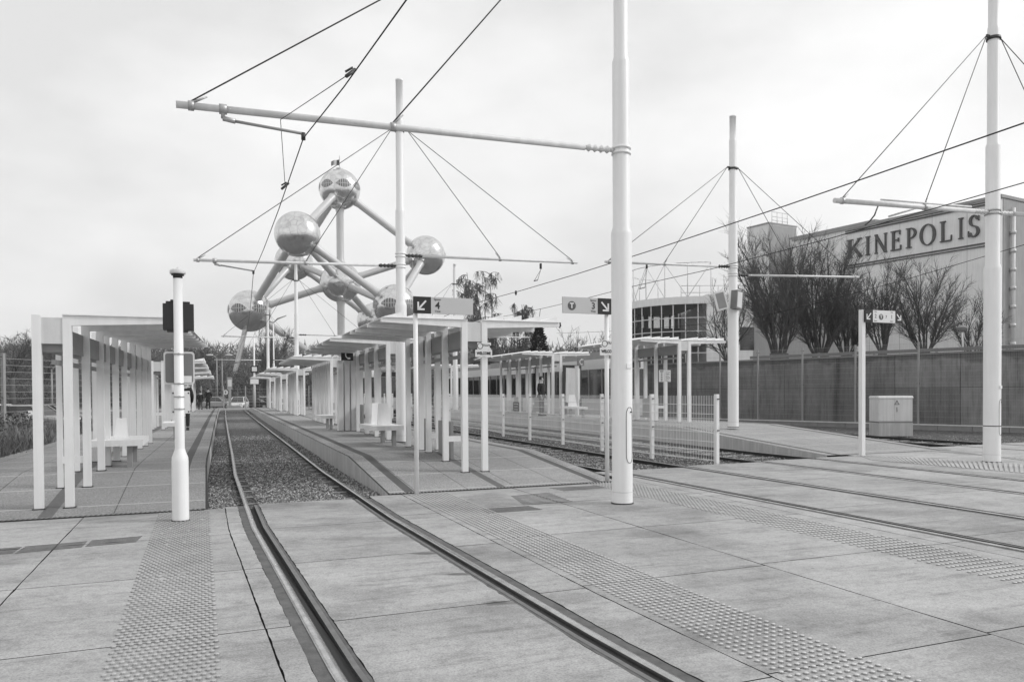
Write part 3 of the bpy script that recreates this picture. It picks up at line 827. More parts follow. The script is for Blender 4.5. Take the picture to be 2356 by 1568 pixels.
def registration(th, arm_pts, k, wire_pt, drop=.22):
    s, t, d = arm_pts; q = s.lerp(t, k); w = wpt(th, wire_pt)
    j = q - Vector((0, 0, drop)); dirn = (w - j).normalized()
    mb = MB(); mb.tube([q + Vector((0, 0, .03)), j], .022, 8); mb.tube([q - d * .04, q + d * .04], .055, 10)
    mb.tube([j, j + dirn * .13], .028, 8); mb.build('bracket', galv, th)
    mb = MB(); mb.tube([j + dirn * .12, w + Vector((0, 0, .05))], .017, 8); mb.build('registration_arm', grey_paint, th)
    mb = MB(); mb.tube([w + Vector((0, 0, .06)), w - Vector((0, 0, .02))], .024, 6); mb.build('wire_clip', dark_metal, th)

# pole 1: the big white pole in the foreground
b1 = gp(1432, 1157, 0)
p1 = catenary_pole('big white catenary pole standing in the paving in front of the track 3 sign', b1, 1.0, 9.6, door=True, plate=zat(1440, 842, b1.y))
r1 = zat(1405, 348, b1.y)
tip1 = at(405, 240, b1.y - 1.95)
A1 = arm(p1, r1, tip1, .078, (.972, .556), zat(1410, -272, b1.y))
w1 = at(698, 318, 8.62)
registration(p1, A1, .911, w1, .10)
# pole 2: mid platform
b2 = gp(925, 1016, .3)
p2 = catenary_pole('slim white catenary pole rising between the first and second middle shelters', b2, 1.0, zat(923, 183, b2.y), plate=False)
A2 = arm(p2, zat(925, 612, b2.y), at(445, 598, b2.y - 1.7), .065, (.98, .468), zat(924, 298, b2.y), 'dark')
A2b = arm(p2, zat(925, 587, b2.y), at(1328, 604, b2.y + 1.7), .065, (.97, .53), zat(924, 298, b2.y), 'dark')
w2 = at(583, 628, b2.y - 1.35)
registration(p2, A2, .904, w2, .07)
# farther poles on the middle platform
def far_pole(label, base, top_px, arms, sc=1.0, group='white catenary poles'):
    th = catenary_pole(label, base, sc, zat(top_px[0], top_px[1], base.y), group)
    cz = base.z + (zat(top_px[0], top_px[1], base.y) - base.z) * .865
    for (px, py, dy) in arms:
        tp = at(px, py, base.y + dy); arm(th, tp.z, tp, .06, (.97, .5), cz, 'dark')
    return th
b3 = at(684, 952, 42.5); b3.z = .28
p3 = far_pole('slim white catenary pole in front of the fourth middle shelter', b3, (683, 596), [(509, 773, -1.6), (850, 774, 1.8)])
b4 = at(618, 936, 63.5); b4.z = .26
p4 = far_pole('slim white catenary pole near the far end of the middle platform', b4, (617, 690), [(493, 827, -1.5), (712, 829, 1.8)])
# right platform poles
b5 = gp(1687, 982, .40)
p5 = catenary_pole('white catenary pole on the right platform carrying two loudspeaker boxes', b5, 1.11, zat(1684, 267, b5.y), rb=.157)
A5 = arm(p5, zat(1686, 614, b5.y), at(1392, 602, b5.y - 1.7), .065, (.97, .54), zat(1685, 386, b5.y), 'dark')
A5b = arm(p5, zat(1686, 632, b5.y), at(1975, 637, b5.y + 1.9), .065, (.97, .48), zat(1685, 386, b5.y), 'dark')
for px, py, ang, nm in ((1658, 692, -.5, 'left'), (1691, 690, .35, 'right')):
    c = wpt(p5, at(px + (4 if nm == 'right' else 0), py, b5.y - .22)); m = MB()
    rot = Matrix.Rotation(ang - AX * 0, 3, 'Z') @ Matrix.Rotation(R(-14) if nm == 'left' else R(6), 3, 'Y')
    pts = [c + rot @ Vector((x, y, z)) for x, y, z in [(-.16, -.1, -.27), (.16, -.1, -.27), (.16, .1, -.27), (-.16, .1, -.27), (-.16, -.1, .27), (.16, -.1, .27), (.16, .1, .27), (-.16, .1, .27)]]
    m.hexa(pts); m.build('loudspeaker', white if nm == 'left' else mid_grey, p5)
    m = MB(); pp = [c + rot @ Vector((x, y, z)) for x, y, z in [(-.12, -.104, -.23), (.12, -.104, -.23), (.12, -.101, -.23), (-.12, -.101, -.23), (-.12, -.104, .23), (.12, -.104, .23), (.12, -.101, .23), (-.12, -.101, .23)]]
    m.hexa(pp); m.build('loudspeaker_grille', grey_paint if nm == 'left' else pale, p5)
w5 = at(1475, 667, 21.8)
b6 = gp(2282, 1062, 0.0)
p6 = catenary_pole('tall white catenary pole at the right edge, left of the cinema corner', b6, 1.10, 12.0, rb=.160, door=True, plate=zat(2290, 890, b6.y))
A6 = arm(p6, zat(2284, 489, b6.y), at(1920, 461, b6.y - 1.6), .095, (.955, .44), zat(2284, 86, b6.y), 'pale')
A6b = arm(p6, zat(2284, 489, b6.y), at(2700, 510, b6.y + 1.75), .095, (.95, .45), zat(2284, 86, b6.y), 'pale')
MB().lathe([(.1615, zat(2282, 980, b6.y)), (.1625, zat(2282, 980, b6.y)), (.1625, zat(2282, 978, b6.y)), (.1615, zat(2282, 978, b6.y))], 28).build('band_clamp', dark_metal, p6)
# cable and twin tube on the right pole's arm
s, t, d = A6; q0 = s.lerp(t, .12); q1 = s.lerp(t, .72)
MB().tube([q0 + Vector((0, 0, .08)), q1 + Vector((0, 0, .08))], .018, 6).build('cable_tube', pale, p6)
cbl = [wpt(p6, at(2020, 474, 14.95)), wpt(p6, at(2012, 495, 14.9)), wpt(p6, at(2000, 510, 14.9)), wpt(p6, at(1990, 518, 14.9))]
MB().tube(cbl, .014, 6).build('hanging_cable', black, p6)
MB().tube([wpt(p6, at(2110, 478, 15.1)), wpt(p6, at(2045, 498, 14.95))], .022, 6).build('registration_arm', pale, p6)
b7 = at(1048, 940, 46); b7.z = .4
p7 = far_pole('thin distant catenary pole behind the right wing of the nearest middle shelter', b7, (1048, 607), [(880, 776, -1.7), (1218, 776, 1.8)], 1.1)
b8 = at(586, 932, 70); b8.z = .02
sp8 = thing('signal_post', 'thin white post with a small square sign at the far end of the middle platform', 'signal post', b8, AX)
h8 = zat(585, 779, 70)
MB().lathe([(.10, 0), (.10, 3.2), (.07, 3.3), (.07, h8)], 14).build('shaft', white_pole, sp8)
MB().box(-.33, .33, -.15, -.10, 3.35, 3.95).build('sign_panel', sign_black, sp8)
MB().box(-.22, .22, -.16, -.15, 3.45, 3.85).build('symbol', sign_white, sp8)
MB().box(-.36, .36, -.13, .2, 2.3, 2.75).build('control_box', white, sp8)

# ------------------------------------------------------------------ overhead wires
def wire(label, pts, r, name='contact_wire', m=None):
    mb = MB(); out = []
    for a, b in zip(pts, pts[1:]):
        n = max(2, int((b - a).length / 3))
        for i in range(n):
            k = i / n; p = a.lerp(b, k); p.z -= .10 * 4 * k * (1 - k) * min(1, (b - a).length / 12); out.append(p)
    out.append(pts[-1]); mb.tube(out, r, 6)
    return tag(mb.build(name, m or wire_m), label, 'overhead wire', 'overhead tram wires')
near = at(935, 0, 5.6)
w3 = Q(43, 1.35, 4.1); w4 = Q(64, 1.4, 4.1)
wire('thick black overhead wire above the near curved track, passing the arm of the big pole', [near + (near - w1) * 1.6, near, w1, w2, Q(30, 1.3, 4.1), w3, w4], .0068)
jn = at(807, 168, 6.95); kn = A1[0].lerp(A1[1], .797)
kw = Matrix.Translation(p1.location) @ Matrix.Rotation(AX, 4, 'Z') @ kn
stw = MB(); stw.tube([jn, kw + Vector((0, 0, -.05))], .0042, 5); stw.tube([kw + Vector((0, 0, -.05)), at(656, 428, 10.2)], .0042, 5)
tag(stw.build('stay_wire', wire_m), 'thin stay wire tied from the big pole arm to the black contact wire', 'stay wire')
cl = MB()
for p in (jn, at(656, 428, 10.2)):
    cl.tube([p - Vector((.03, .05, .05)), p + Vector((.03, .05, .05))], .017, 8); cl.tube([p + Vector((-.05, 0, .01)), p + Vector((.02, 0, .05))], .010, 6)
stc = cl.build('wire_clamp', dark_metal); tag(stc, 'pair of dark clamps fixed on the thick black contact wire', 'wire clamp')
def along(px0, py0, t0, px1, py1, t1, ext0=0, ext1=0):
    """a wire over a track centre line t, through two sight lines"""
    out = []
    for px, py, t in ((px0, py0, t0), (px1, py1, t1)):
        d = ray(px, py); s = 10
        lo, hi = -5.0, 80.0
        f = lambda s_: (Q(s_, t).x * d.y - Q(s_, t).y * d.x)
        for _ in range(60):
            m_ = (lo + hi) / 2
            if f(m_) * f(lo) > 0: lo = m_
            else: hi = m_
        p = Q(lo, t); out.append(at(px, py, p.y))
    a, b = out; e = (b - a)
    return a - e * ext0, a, b, b + e * ext1
q = along(2356, 283, RB[0] + .83, 1100, 695, RB[0] + .83, .5, 0)
wire('uppermost of the long black wires crossing the right half of the sky', [q[0], q[1], q[2], Q(40, 8.2, 4.4), Q(66, 8.2, 4.4)], .0085)
q = along(2356, 420, RC[0] + .75, 1450, 660, RC[0] + .75, .4, 0)
wire('second long black wire on the right, crossing below the arm of the right pole', [q[0], q[1], q[2], Q(36, 11.6, 4.9), Q(66, 11.7, 4.6)], .0085)
q = along(2356, 563, RD[0] + .75, 1720, 735, RD[0] + .75, .4, 0)
wire('lowest long black wire on the right, crossing the big lettered facade', [q[0], q[1], q[2], Q(42, 19.3, 5.0)], .0085)
# wire hangers over the second and third tracks (small frames between arm and wire)
def hanger(label, top, wa, wb):
    mb = MB(); mb.tube([top, top - Vector((0, 0, .14))], .03, 8)
    q = top - Vector((0, 0, .16))
    mb.tube([q, wa], .006, 5); mb.tube([q, wb], .006, 5); mb.tube([wa, wb], .014, 6)
    tag(mb.build('wire_hanger', dark_metal), label, 'wire hanger', 'wire hangers')
hanger('small wire hanger under the right arm of the pole between the middle shelters', at(1244, 606, 19.9), at(1229, 646, 19.6), at(1237, 644, 19.9))
hanger('small wire hanger under the left arm of the loudspeaker pole', at(1488, 607, 22.6), at(1472, 664, 22.2), at(1484, 661, 22.5))
# ------------------------------------------------------------------ direction signs
def arrow(th, cx, cz, sz, dirx, y, m):
    """arrow pointing down and to the left (dirx -1) or right (+1)"""
    k = dirx; b = MB(); w = sz * .085
    fn = lambda a, c, d: (cx + k * a * sz, d, cz + c * sz)
    def bar2(p, q, d):
        p, q = Vector((p[0], p[1], 0)), Vector((q[0], q[1], 0)); e = (q - p).normalized(); n = Vector((-e.y, e.x, 0)) * .085
        pts = [p + n, p - n, q - n, q + n]; b.prism([(v.x, v.y) for v in pts], fn, y, y + .0015 + d)
    bar2((-.36, .42), (.34, -.34), .001)
    bar2((.42, .30), (.42, -.42), .002)
    bar2((-.22, -.42), (.505, -.42), .003)
    return b.build('arrow', m, th, fix=True)
def disc(th, cx, cz, r, y, m, name='disc', ring=None):
    b = MB(); n = 28
    if ring:
        for i in range(n):
            a0, a1 = 2 * math.pi * i / n, 2 * math.pi * (i + 1) / n
            q = [(cx + q_ * math.cos(a), y, cz + q_ * math.sin(a)) for q_, a in ((r, a0), (r, a1), (ring, a1), (ring, a0))]
            b.quad(q)
    else: b.prism([(cx + r * math.cos(2 * math.pi * i / n), cz + r * math.sin(2 * math.pi * i / n)) for i in range(n)], lambda a, c, d: (a, d, c), y, y + .002)
    return b.build(name, m, th, fix=True)
GS = 'track direction signs'
# track 4
b = gp(959, 1137, .0)
s4 = thing('direction_sign', 'direction sign reading 4 with a white arrow on black at its left end', 'direction sign', b, AX, GS)
Yp = b.y; k = Yp / F; zt, zb = zat(952, 683, Yp), zat(952, 721, Yp)
MB().lathe([(.034, 0), (.034, zt - .01)], 16).build('post', white, s4)
h = zt - zb; zc = (zt + zb) / 2; W = .865
MB().box(-.045, W, -.075, -.038, zb, zt).build('sign_panel', sign_pale, s4)
MB().box(-.0455, .215, -.0775, -.037, zb - .001, zt + .001).build('arrow_field', sign_black, s4)
arrow(s4, .085, zc, h * .62, -1, -.080, sign_white)
text('4', 'lettering', s4, ink, .145, .315, zc - .005, -.0765, bold=.003)
text('Spoor', 'lettering', s4, ink, .046, .315, zc + .088, -.0765)
text('Voie', 'lettering', s4, ink, .046, .315, zc - .085, -.0765)
# track 3
b = gp(1397, 1108, 0)
s3 = thing('direction_sign', 'direction sign reading 3 with a round T mark, beside the big pole', 'direction sign', b, AX, GS)
Yp = b.y; zt, zb = zat(1394, 688, Yp), zat(1394, 724, Yp); zc = (zt + zb) / 2; h = zt - zb
MB().lathe([(.036, 0), (.036, zt - .01)], 16).build('post', white, s3)
X0, X1 = -.83, .045
MB().box(X0, X1, -.08, -.042, zb, zt).build('sign_panel', sign_pale, s3)
MB().box(-.205, X1 + .0005, -.0825, -.041, zb - .001, zt + .001).build('arrow_field', sign_black, s3)
arrow(s3, -.08, zc, h * .62, 1, -.085, sign_white)
disc(s3, -.675, zc - .01, .072, -.083, sign_grey)
text('T', 'lettering', s3, sign_white, .115, -.675, zc - .012, -.0845, bold=.004)
text('3', 'lettering', s3, ink, .145, -.285, zc - .005, -.0815, bold=.002)
text('Spoor', 'lettering', s3, ink, .046, -.285, zc + .088, -.0815)
text('Voie', 'lettering', s3, ink, .046, -.285, zc - .088, -.0815)
# tracks 2 and 1
b = gp(1983, 1048, 0)
s2 = thing('direction_sign', 'direction sign with 2, T, 7 and 1 between two black arrow squares', 'direction sign', b, AX, GS)
Yp = b.y; zt, zb = zat(1990, 713, Yp), zat(1990, 741, Yp); zc = (zt + zb) / 2; h = zt - zb
MB().box(-.05, .05, -.05, .05, 0, zt + .005).build('post', white, s2)
x0, x1 = .0, 1.11
MB().box(x0 + .23, x1 - .20, -.09, -.0515, zb, zt).build('sign_panel', sign_white, s2)
MB().box(x0, x0 + .2295, -.091, -.051, zb - .001, zt + .001).build('arrow_field', sign_black, s2)
MB().box(x1 - .1995, x1 + .01, -.091, -.051, zb - .001, zt + .001).build('arrow_field', sign_black, s2)
arrow(s2, x0 + .115, zc, h * .56, -1, -.0935, sign_white); arrow(s2, x1 - .095, zc, h * .56, 1, -.0935, sign_white)
disc(s2, .475, zc - .01, .066, -.093, sign_grey)
text('T', 'lettering', s2, sign_white, .105, .475, zc - .012, -.0945, bold=.004)
text('2', 'lettering', s2, ink, .125, .31, zc, -.0915); text('1', 'lettering', s2, ink, .125, .80, zc - .005, -.0915)
text('7', 'lettering', s2, ink, .095, .63, zc - .01, -.0915)
for x in (.31, .80):
    text('Voie', 'lettering', s2, sign_grey, .036, x, zc + .10, -.0915); text('Spoor', 'lettering', s2, sign_grey, .036, x, zc - .10, -.0915)

# WELCOME plates
def welcome(label, loc, w):
    th = thing('welcome_sign', label, 'sign', loc, AX, 'white welcome plates'); h = w * .80
    MB().box(-w / 2, w / 2 - .02 * w, -.012, 0, 0, h * .50).build('lower_plate', sign_white, th)
    MB().box(-w * .38, w * .42, -.012, 0, h * .50 + .003, h).build('upper_plate', sign_white, th)
    MB().box(w * .345, w * .50, -.014, -.0125, h * .62, h * .80).build('tab', sign_black, th)
    MB().box(-w * .06, w * .06, -.014, -.0125, h * .03, h * .045).build('strap', sign_black, th)
    disc(th, -w * .22, h * .76, w * .17, -.0135, ink, 'ring', ring=w * .135)
    text('TRAM', 'lettering', th, ink, w * .18, w * .14, h * .80, -.0135, sx=.9)
    text('WELCOME', 'lettering', th, ink, w * .22, -.01 * w, h * .25, -.0135, sx=.76, bold=.003)
    return th
pw_ = Q(12.45, 4.49, 0); Yw = pw_.y - .04
welcome('white WELCOME plate strapped to the front right post of the nearest middle shelter', at(1113, 821, Yw - .03), .31)
Yw = s3.location.y
welcome('white WELCOME plate on the track 3 sign post, half hidden by the big pole', at(1399, 817, Yw - .06), .31)

# ------------------------------------------------------------------ signal post on the left
b = gp(416, 1197, .0)
sp = thing('signal_post', 'white signal post with a black box and grey plate seen from behind', 'signal post', b, AX)
Ys = b.y; zz = lambda y: zat(412, y, Ys)
rB = 18.2 * Ys / F; rT = 10.6 * Ys / F
MB().lathe([(rB * 1.01, 0), (rB, .02), (rB, zz(1062)), (rB * .97, zz(1052)), (rT * 1.06, zz(1034)), (rT, zz(1030)), (rT * .93, zz(640))], 32).build('shaft', white_pole, sp)
zc = zz(640)
MB().lathe([(rB * 1.01, .0), (rB * 1.10, .002), (rB * 1.09, .012), (rB * 1.01, .014)], 28).build('base_shade', dark_metal, sp)  # dark ring standing in for contact shade at the post foot
MB().lathe([(.052, zc), (.052, zc + .03), (.07, zc + .032), (.07, zc + .045), (.05, zc + .047)], 16).build('cap_bracket', dark_metal, sp)
MB().lathe([(.085, zc + .05), (.088, zc + .055), (.088, zc + .085), (.075, zc + .10), (.02, zc + .108), (.004, zc + .135)], 24).build('cap', pale, sp)
def rrect(w, h, r, n=6):
    out = []
    for cx, cy, a0 in ((w / 2 - r, h / 2 - r, 0), (-w / 2 + r, h / 2 - r, 90), (-w / 2 + r, -h / 2 + r, 180), (w / 2 - r, -h / 2 + r, 270)):
        for i in range(n + 1): a = R(a0 + 90 * i / n); out.append((cx + r * math.cos(a), cy + r * math.sin(a)))
    return out
kk = Ys / F
bx = MB(); z0, z1 = zz(757), zz(697); hw = 33 * kk; yb = .06
bx.hexa([(-hw, yb, z0), (hw, yb, z0), (hw, yb + .2, z0), (-hw, yb + .2, z0), (-hw, yb, z1), (hw, yb, z1), (hw, yb + .2, z1), (-hw, yb + .2, z1)])
bx.box(-hw * .8, hw * .75, yb + .012, yb + .19, z1, z1 + .028); bx.box(-hw * .75, hw * .6, yb + .012, yb + .19, z0 - .022, z0)
bx.build('signal_box', black, sp)
MB().box(-hw * .5, -hw * .15, yb - .01, yb + .05, z1 + .0285, z1 + .045).build('box_fitting', black, sp)
def plate(name, x0, x1, y0, y1, rr, m, dy, th_=.006):
    w, h = (x1 - x0) * kk, (zz(y0) - zz(y1)); cx = ((x0 + x1) / 2 - 411.5) * kk; cz = (zz(y0) + zz(y1)) / 2
    return MB().prism([(cx + a, cz + c) for a, c in rrect(w, h, rr)], lambda a, c, d: (a, d, c), dy, dy + th_).build(name, m, sp, fix=True)
plate('grey_plate', 379, 445, 808, 884, .035, pale, .068, .006)
plate('plate_back', 382.5, 441.5, 812, 880, .028, mid_grey, .0655, .002)
plate('sticker', 420, 438.5, 864, 879.5, .004, sign_white, .0635, .0015)
plate('white_plate', 394, 434, 899, 951, .004, sign_white, .075, .006)
for x, y in ((398, 904), (431, 904), (398, 947), (431, 947)): plate('bolt', x - 1.6, x + 1.6, y - 1.6, y + 1.6, .004, black, .072, .0025)
for y in (814, 882, 912, 940):
    c = MB(); r = rT * 1.02; z = zz(y)
    c.lathe([(r, -.008), (r + .004, -.008), (r + .004, .008), (r, .008)], 18, c=(0, 0, z)); c.tube([(.0, -r - .002, z), (.0, -r - .02, z)], .011, 8)
    c.build('clamp', galv, sp)

# ------------------------------------------------------------------ mesh fences
def mesh_fence(name, label, pts, H, zf, posts_m, wire_m_, hz=.2, vz=.05, vmax=99, wr=.0035, post=.06, proud=.04, group=None, post_h=None):
    o = Vector(pts[0]); th = thing(name, label, 'fence', o, 0, group)
    for i, p in enumerate(pts):
        a = Vector(p) - o; a.z = 0
        q = pts[min(i + 1, len(pts) - 1)] - pts[max(0, i - 1)]; ang = math.atan2(q.y, q.x)
        m = MB(); w = post / 2
        c = [Vector((x * math.cos(ang) - y * math.sin(ang), x * math.sin(ang) + y * math.cos(ang), 0)) for x, y in ((-w, -w), (w, -w), (w, w), (-w, w))]
        zb = zf(i); ph = post_h or H + proud
        m.hexa([a + v + Vector((0, 0, zb - .05)) for v in c] + [a + v + Vector((0, 0, zb + ph)) for v in c])
        po = m.build('post', posts_m, th)
        cm = MB(); d = Vector((math.cos(ang), math.sin(ang), 0)); nrm = Vector((d.y, -d.x, 0))
        for hh in (.5, .97):
            pc = a + Vector((0, 0, zb + H * hh))
            for sg in (-1, 1): cm.bar(pc + d * sg * (w + .002), pc + d * sg * (w + .03), post * .6, .022)
        cm.build('clamp', dark_metal, th)
    for i in range(len(pts) - 1):
        a, b = Vector(pts[i]) - o, Vector(pts[i + 1]) - o; a.z = b.z = 0
        za, zb = zf(i), zf(i + 1); d = (b - a); L = d.length; d.normalize(); n = Vector((d.y, -d.x, 0)) * .015
        m = MB(); k = 0; z = .06
        while z <= H + .001:
            for sg in (1, -1):
                m.bar(a + n * sg + Vector((0, 0, za + z)), b + n * sg + Vector((0, 0, zb + z)), wr * 2.0, wr * 2.6)
            z += hz
        if i < vmax:
            x = vz
            while x < L - vz / 2:
                p = a.lerp(b, x / L); zz_ = za + (zb - za) * x / L
                m.bar(p + Vector((0, 0, zz_ + .04)), p + Vector((0, 0, zz_ + H + .03)), wr * 1.7, wr * 1.7); x += vz
        m.build('mesh_panel', wire_m_, th)
    return th
fp = [Q(13.1 + 2.42 * i, 9.75, 0) for i in range(20)]
fx = [(1649, 1066), (1500, 1049), (1385, 1032), (1295, 1018), (1219, 1008), (1158, 1000)]
fp[:6] = [gp(x, y, 0) for x, y in fx]
mf = mesh_fence('mesh_fence', 'white wire mesh fence between the second and third tracks, ending at the paving', fp, 1.36, lambda i: 0.0, white, white, .19, .05, 9, .0036, .075, .06)
# notice hanging on the fence
c = fp[4].lerp(fp[5], .45); a = math.atan2((fp[4] - fp[5]).y, (fp[4] - fp[5]).x)
nt_ = thing('notice_plate', 'small dark grey notice with three pale lines of text on the mesh fence', 'notice', (c.x, c.y, .85), a)
MB().box(-.24, .24, -.045, -.032, 0, .30).build('plate', mid_grey, nt_)
for zt_, tx in ((.24, 'Verboden toegang'), (.15, 'Acces interdit'), (.06, 'Gevaar Danger')): text(tx, 'lettering', nt_, pale, .05, 0, zt_, -.0465, bold=.0015)

# ------------------------------------------------------------------ retaining wall and its fence on the right
WA, WB_ = Vector((9.1, 39.0, 0)), Vector((18.6, 27.9, 0)); wd = (WB_ - WA).normalized(); wn = Vector((wd.y, -wd.x, 0))   # wn points to the tracks
if wn.dot(Vector((0, -1, 0))) < 0: wn = -wn
wa0 = WA - wd * 12; wa1 = WB_ + wd * 12; WL = (wa1 - wa0).length
rw = thing('retaining_wall', 'tall stained dark concrete retaining wall along the right edge', 'wall', wa0, math.atan2(wd.y, wd.x))
m = MB(); x = 0; Hw = 2.86
while x < WL:                                # cast panels with open joints, in two lifts
    w = 2.45
    for za, zb in ((-.4, 1.55), (1.565, Hw)):
        m.box(x + .008, x + w - .008, 0, .35, za, zb)
    x += w
m.build('panel', wall_m, rw)
MB().box(-.02, WL, .05, .36, -.4, Hw - .04).build('core', slot_m, rw)
MB().box(-.05, WL, -.04, .42, Hw + .002, Hw + .07).build('coping', mid_grey, rw)
m = MB(); x = 0
while x < WL: m.box(x + .006, x + 1.19, -.85, -.58, -.3, .10); x += 1.2
m.build('base_beam', coping, rw)
MB().box(0, WL, -.87, -.56, .102, .14).build('base_cap', pale, rw)
# sides: wn must face -y in the wall's frame
wp = [at(px, 900, 1) - CAM for px in (1560, 1657, 1744, 1846, 1968, 2113, 2275, 2420)]
pts = []
fo = WA + wn * .70; 
for d in wp:                                  # where each sight line meets the fence line
    A = Matrix(((wd.x, -d.x), (wd.y, -d.y))); sol = A.inverted() @ Vector((-fo.x, -fo.y)); q = fo + wd * sol[0]; pts.append(Vector((q.x, q.y, 0)))
pts = [pts[0] - wd * 5, pts[0] - wd * 2.5] + pts
mesh_fence('mesh_fence', 'tall grey wire mesh fence in front of the concrete retaining wall', pts, 3.15, lambda i: .14, grey_paint, galv, .22, .055, 99, .0013, .06, .05)

# raised ground, guard rail and lamp behind the wall
rg = MB(); q = [wa0 - wn * .40, wa1 - wn * .40, wa1 - wn * 80 + wd * 60, wa0 - wn * 80 - wd * 2]
rg.hexa([Vector((p.x, p.y, -.5)) for p in q] + [Vector((p.x, p.y, Hw - .1)) for p in q]); struct(rg.build('raised_terrace', ground_m))
gr = thing('guard_rail', 'low steel guard rail above the retaining wall', 'guard rail', wa0 - wn * 2.2 + Vector((0, 0, Hw - .1)), math.atan2(wd.y, wd.x))
MB().box(14, WL, -.03, .03, .30, .44).build('rail', mid_grey, gr)
for i in range(7):
    x = 15 + i * 2.6; MB().box(x - .04, x + .04, .032, .11, 0, .46).build('post', galv, gr)
lp = at(2217, 835, 33.5); lp.z = Hw - .1
ln = thing('garden_lamp', 'short lamp post with a flat round head behind the retaining wall', 'lamp post', lp)
zt_ = zat(2213, 757, 33.5) - lp.z
MB().tube([(0, 0, 0), (-.07, 0, zt_ - .12)], [.04, .035], 10).build('post', pale, ln)
MB().lathe([(.06, zt_ - .12), (.20, zt_ + .06), (.21, zt_ + .10), (.06, zt_ + .16)], 20, c=(-.07, 0, 0)).build('lamp_head', grey_paint, ln)

# electrical cabinet
cb = gp(2066, 999, .02)
ec = thing('electrical_cabinet', 'pale double door electrical cabinet with a warning triangle, in front of the wall', 'cabinet', cb, R(-2))
kk2 = cb.y / F; w = 1.10; d = .72; zt_ = zat(2066, 910, cb.y) - cb.z; xl = -.62
MB().box(xl, xl + w, 0, d, -.05, .38).build('plinth', kerb_side, ec)
MB().box(xl + .02, xl + w - .02, .015, d - .02, .38, .42).build('gap', mid_grey, ec)
ecm = simple('cabinet_paint', .66, .5, var=.06, streak=.2)
MB().box(xl + .004, xl + w - .004, .02, d, .42, zt_ - .07).build('body', ecm, ec)
MB().box(xl + .02, xl + w * .46, .005, .0195, .45, zt_ - .10).build('door', ecm, ec)
MB().box(xl + w * .465, xl + w - .03, .005, .0195, .45, zt_ - .10).build('door', ecm, ec)
hx = [(xl - .015, -.02, zt_ - .07), (xl + w + .015, -.02, zt_ - .07), (xl + w + .015, d + .02, zt_ - .07), (xl - .015, d + .02, zt_ - .07)]
MB().hexa(hx + [(x * .96, y * .9 + .04, zt_) for x, y, z in hx]).build('roof', pale, ec)
tx = xl + w * .47 + .07; tz = zt_ - .29
tb = MB(); fn = lambda a, c, dd: (tx + a, dd, tz + c)
tri = [(-.085, 0), (.085, 0), (0, .15)]; tri2 = [(-.058, .016), (.058, .016), (0, .118)]
for i in range(3):
    j = (i + 1) % 3; tb.prism([tri[i], tri[j], tri2[j], tri2[i]], fn, .001, .0035)
tb.prism([(.008, .095), (-.014, .058), (.0, .056), (-.008, .024), (.016, .064), (.002, .066)], fn, .001, .0035); tb.build('warning_triangle', ink, ec, fix=True)
MB().box(tx - .015, tx + .015, -.02, .0045, .74, .90).build('handle', galv, ec)

# ------------------------------------------------------------------ cinema building
KC = at(2303, 447, 62); KC.z = 0
fd = Vector((-.498, .867, 0)); sd = Vector((.867, .498, 0)); ztop = zat(2303, 447, 62)
angf = math.atan2(-fd.y, -fd.x)               # local +x runs along the facade towards the corner
kn_ = thing('cinema_building', 'huge pale cinema hall with KINEPOLIS in dark letters on its facade', 'building', KC, angf)
LF = 20.5
MB().box(-LF, 0, 0, 34, -.5, ztop - .25).build('facade', plaster, kn_)
MB().box(-LF - .06, .12, -.12, 34, ztop - .248, ztop).build('parapet', grey_paint, kn_)
m = MB(); x = -LF + 2.8
while x < 0: m.box(x, x + .03, -.006, .0, 3, ztop - .3); x += 3.0
m.build('joint', plaster_dark, kn_)
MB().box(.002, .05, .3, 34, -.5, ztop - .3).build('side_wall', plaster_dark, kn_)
dp = MB(); dp.tube([(.28, 1.3, 2), (.28, 1.3, ztop - 1.0)], .16, 10)
for i in range(9): dp.lathe([(.22, 0), (.22, .25)], 10, c=(.28, 1.3, 3.5 + i * 1.5))
dp.build('drainpipe', pale, kn_)
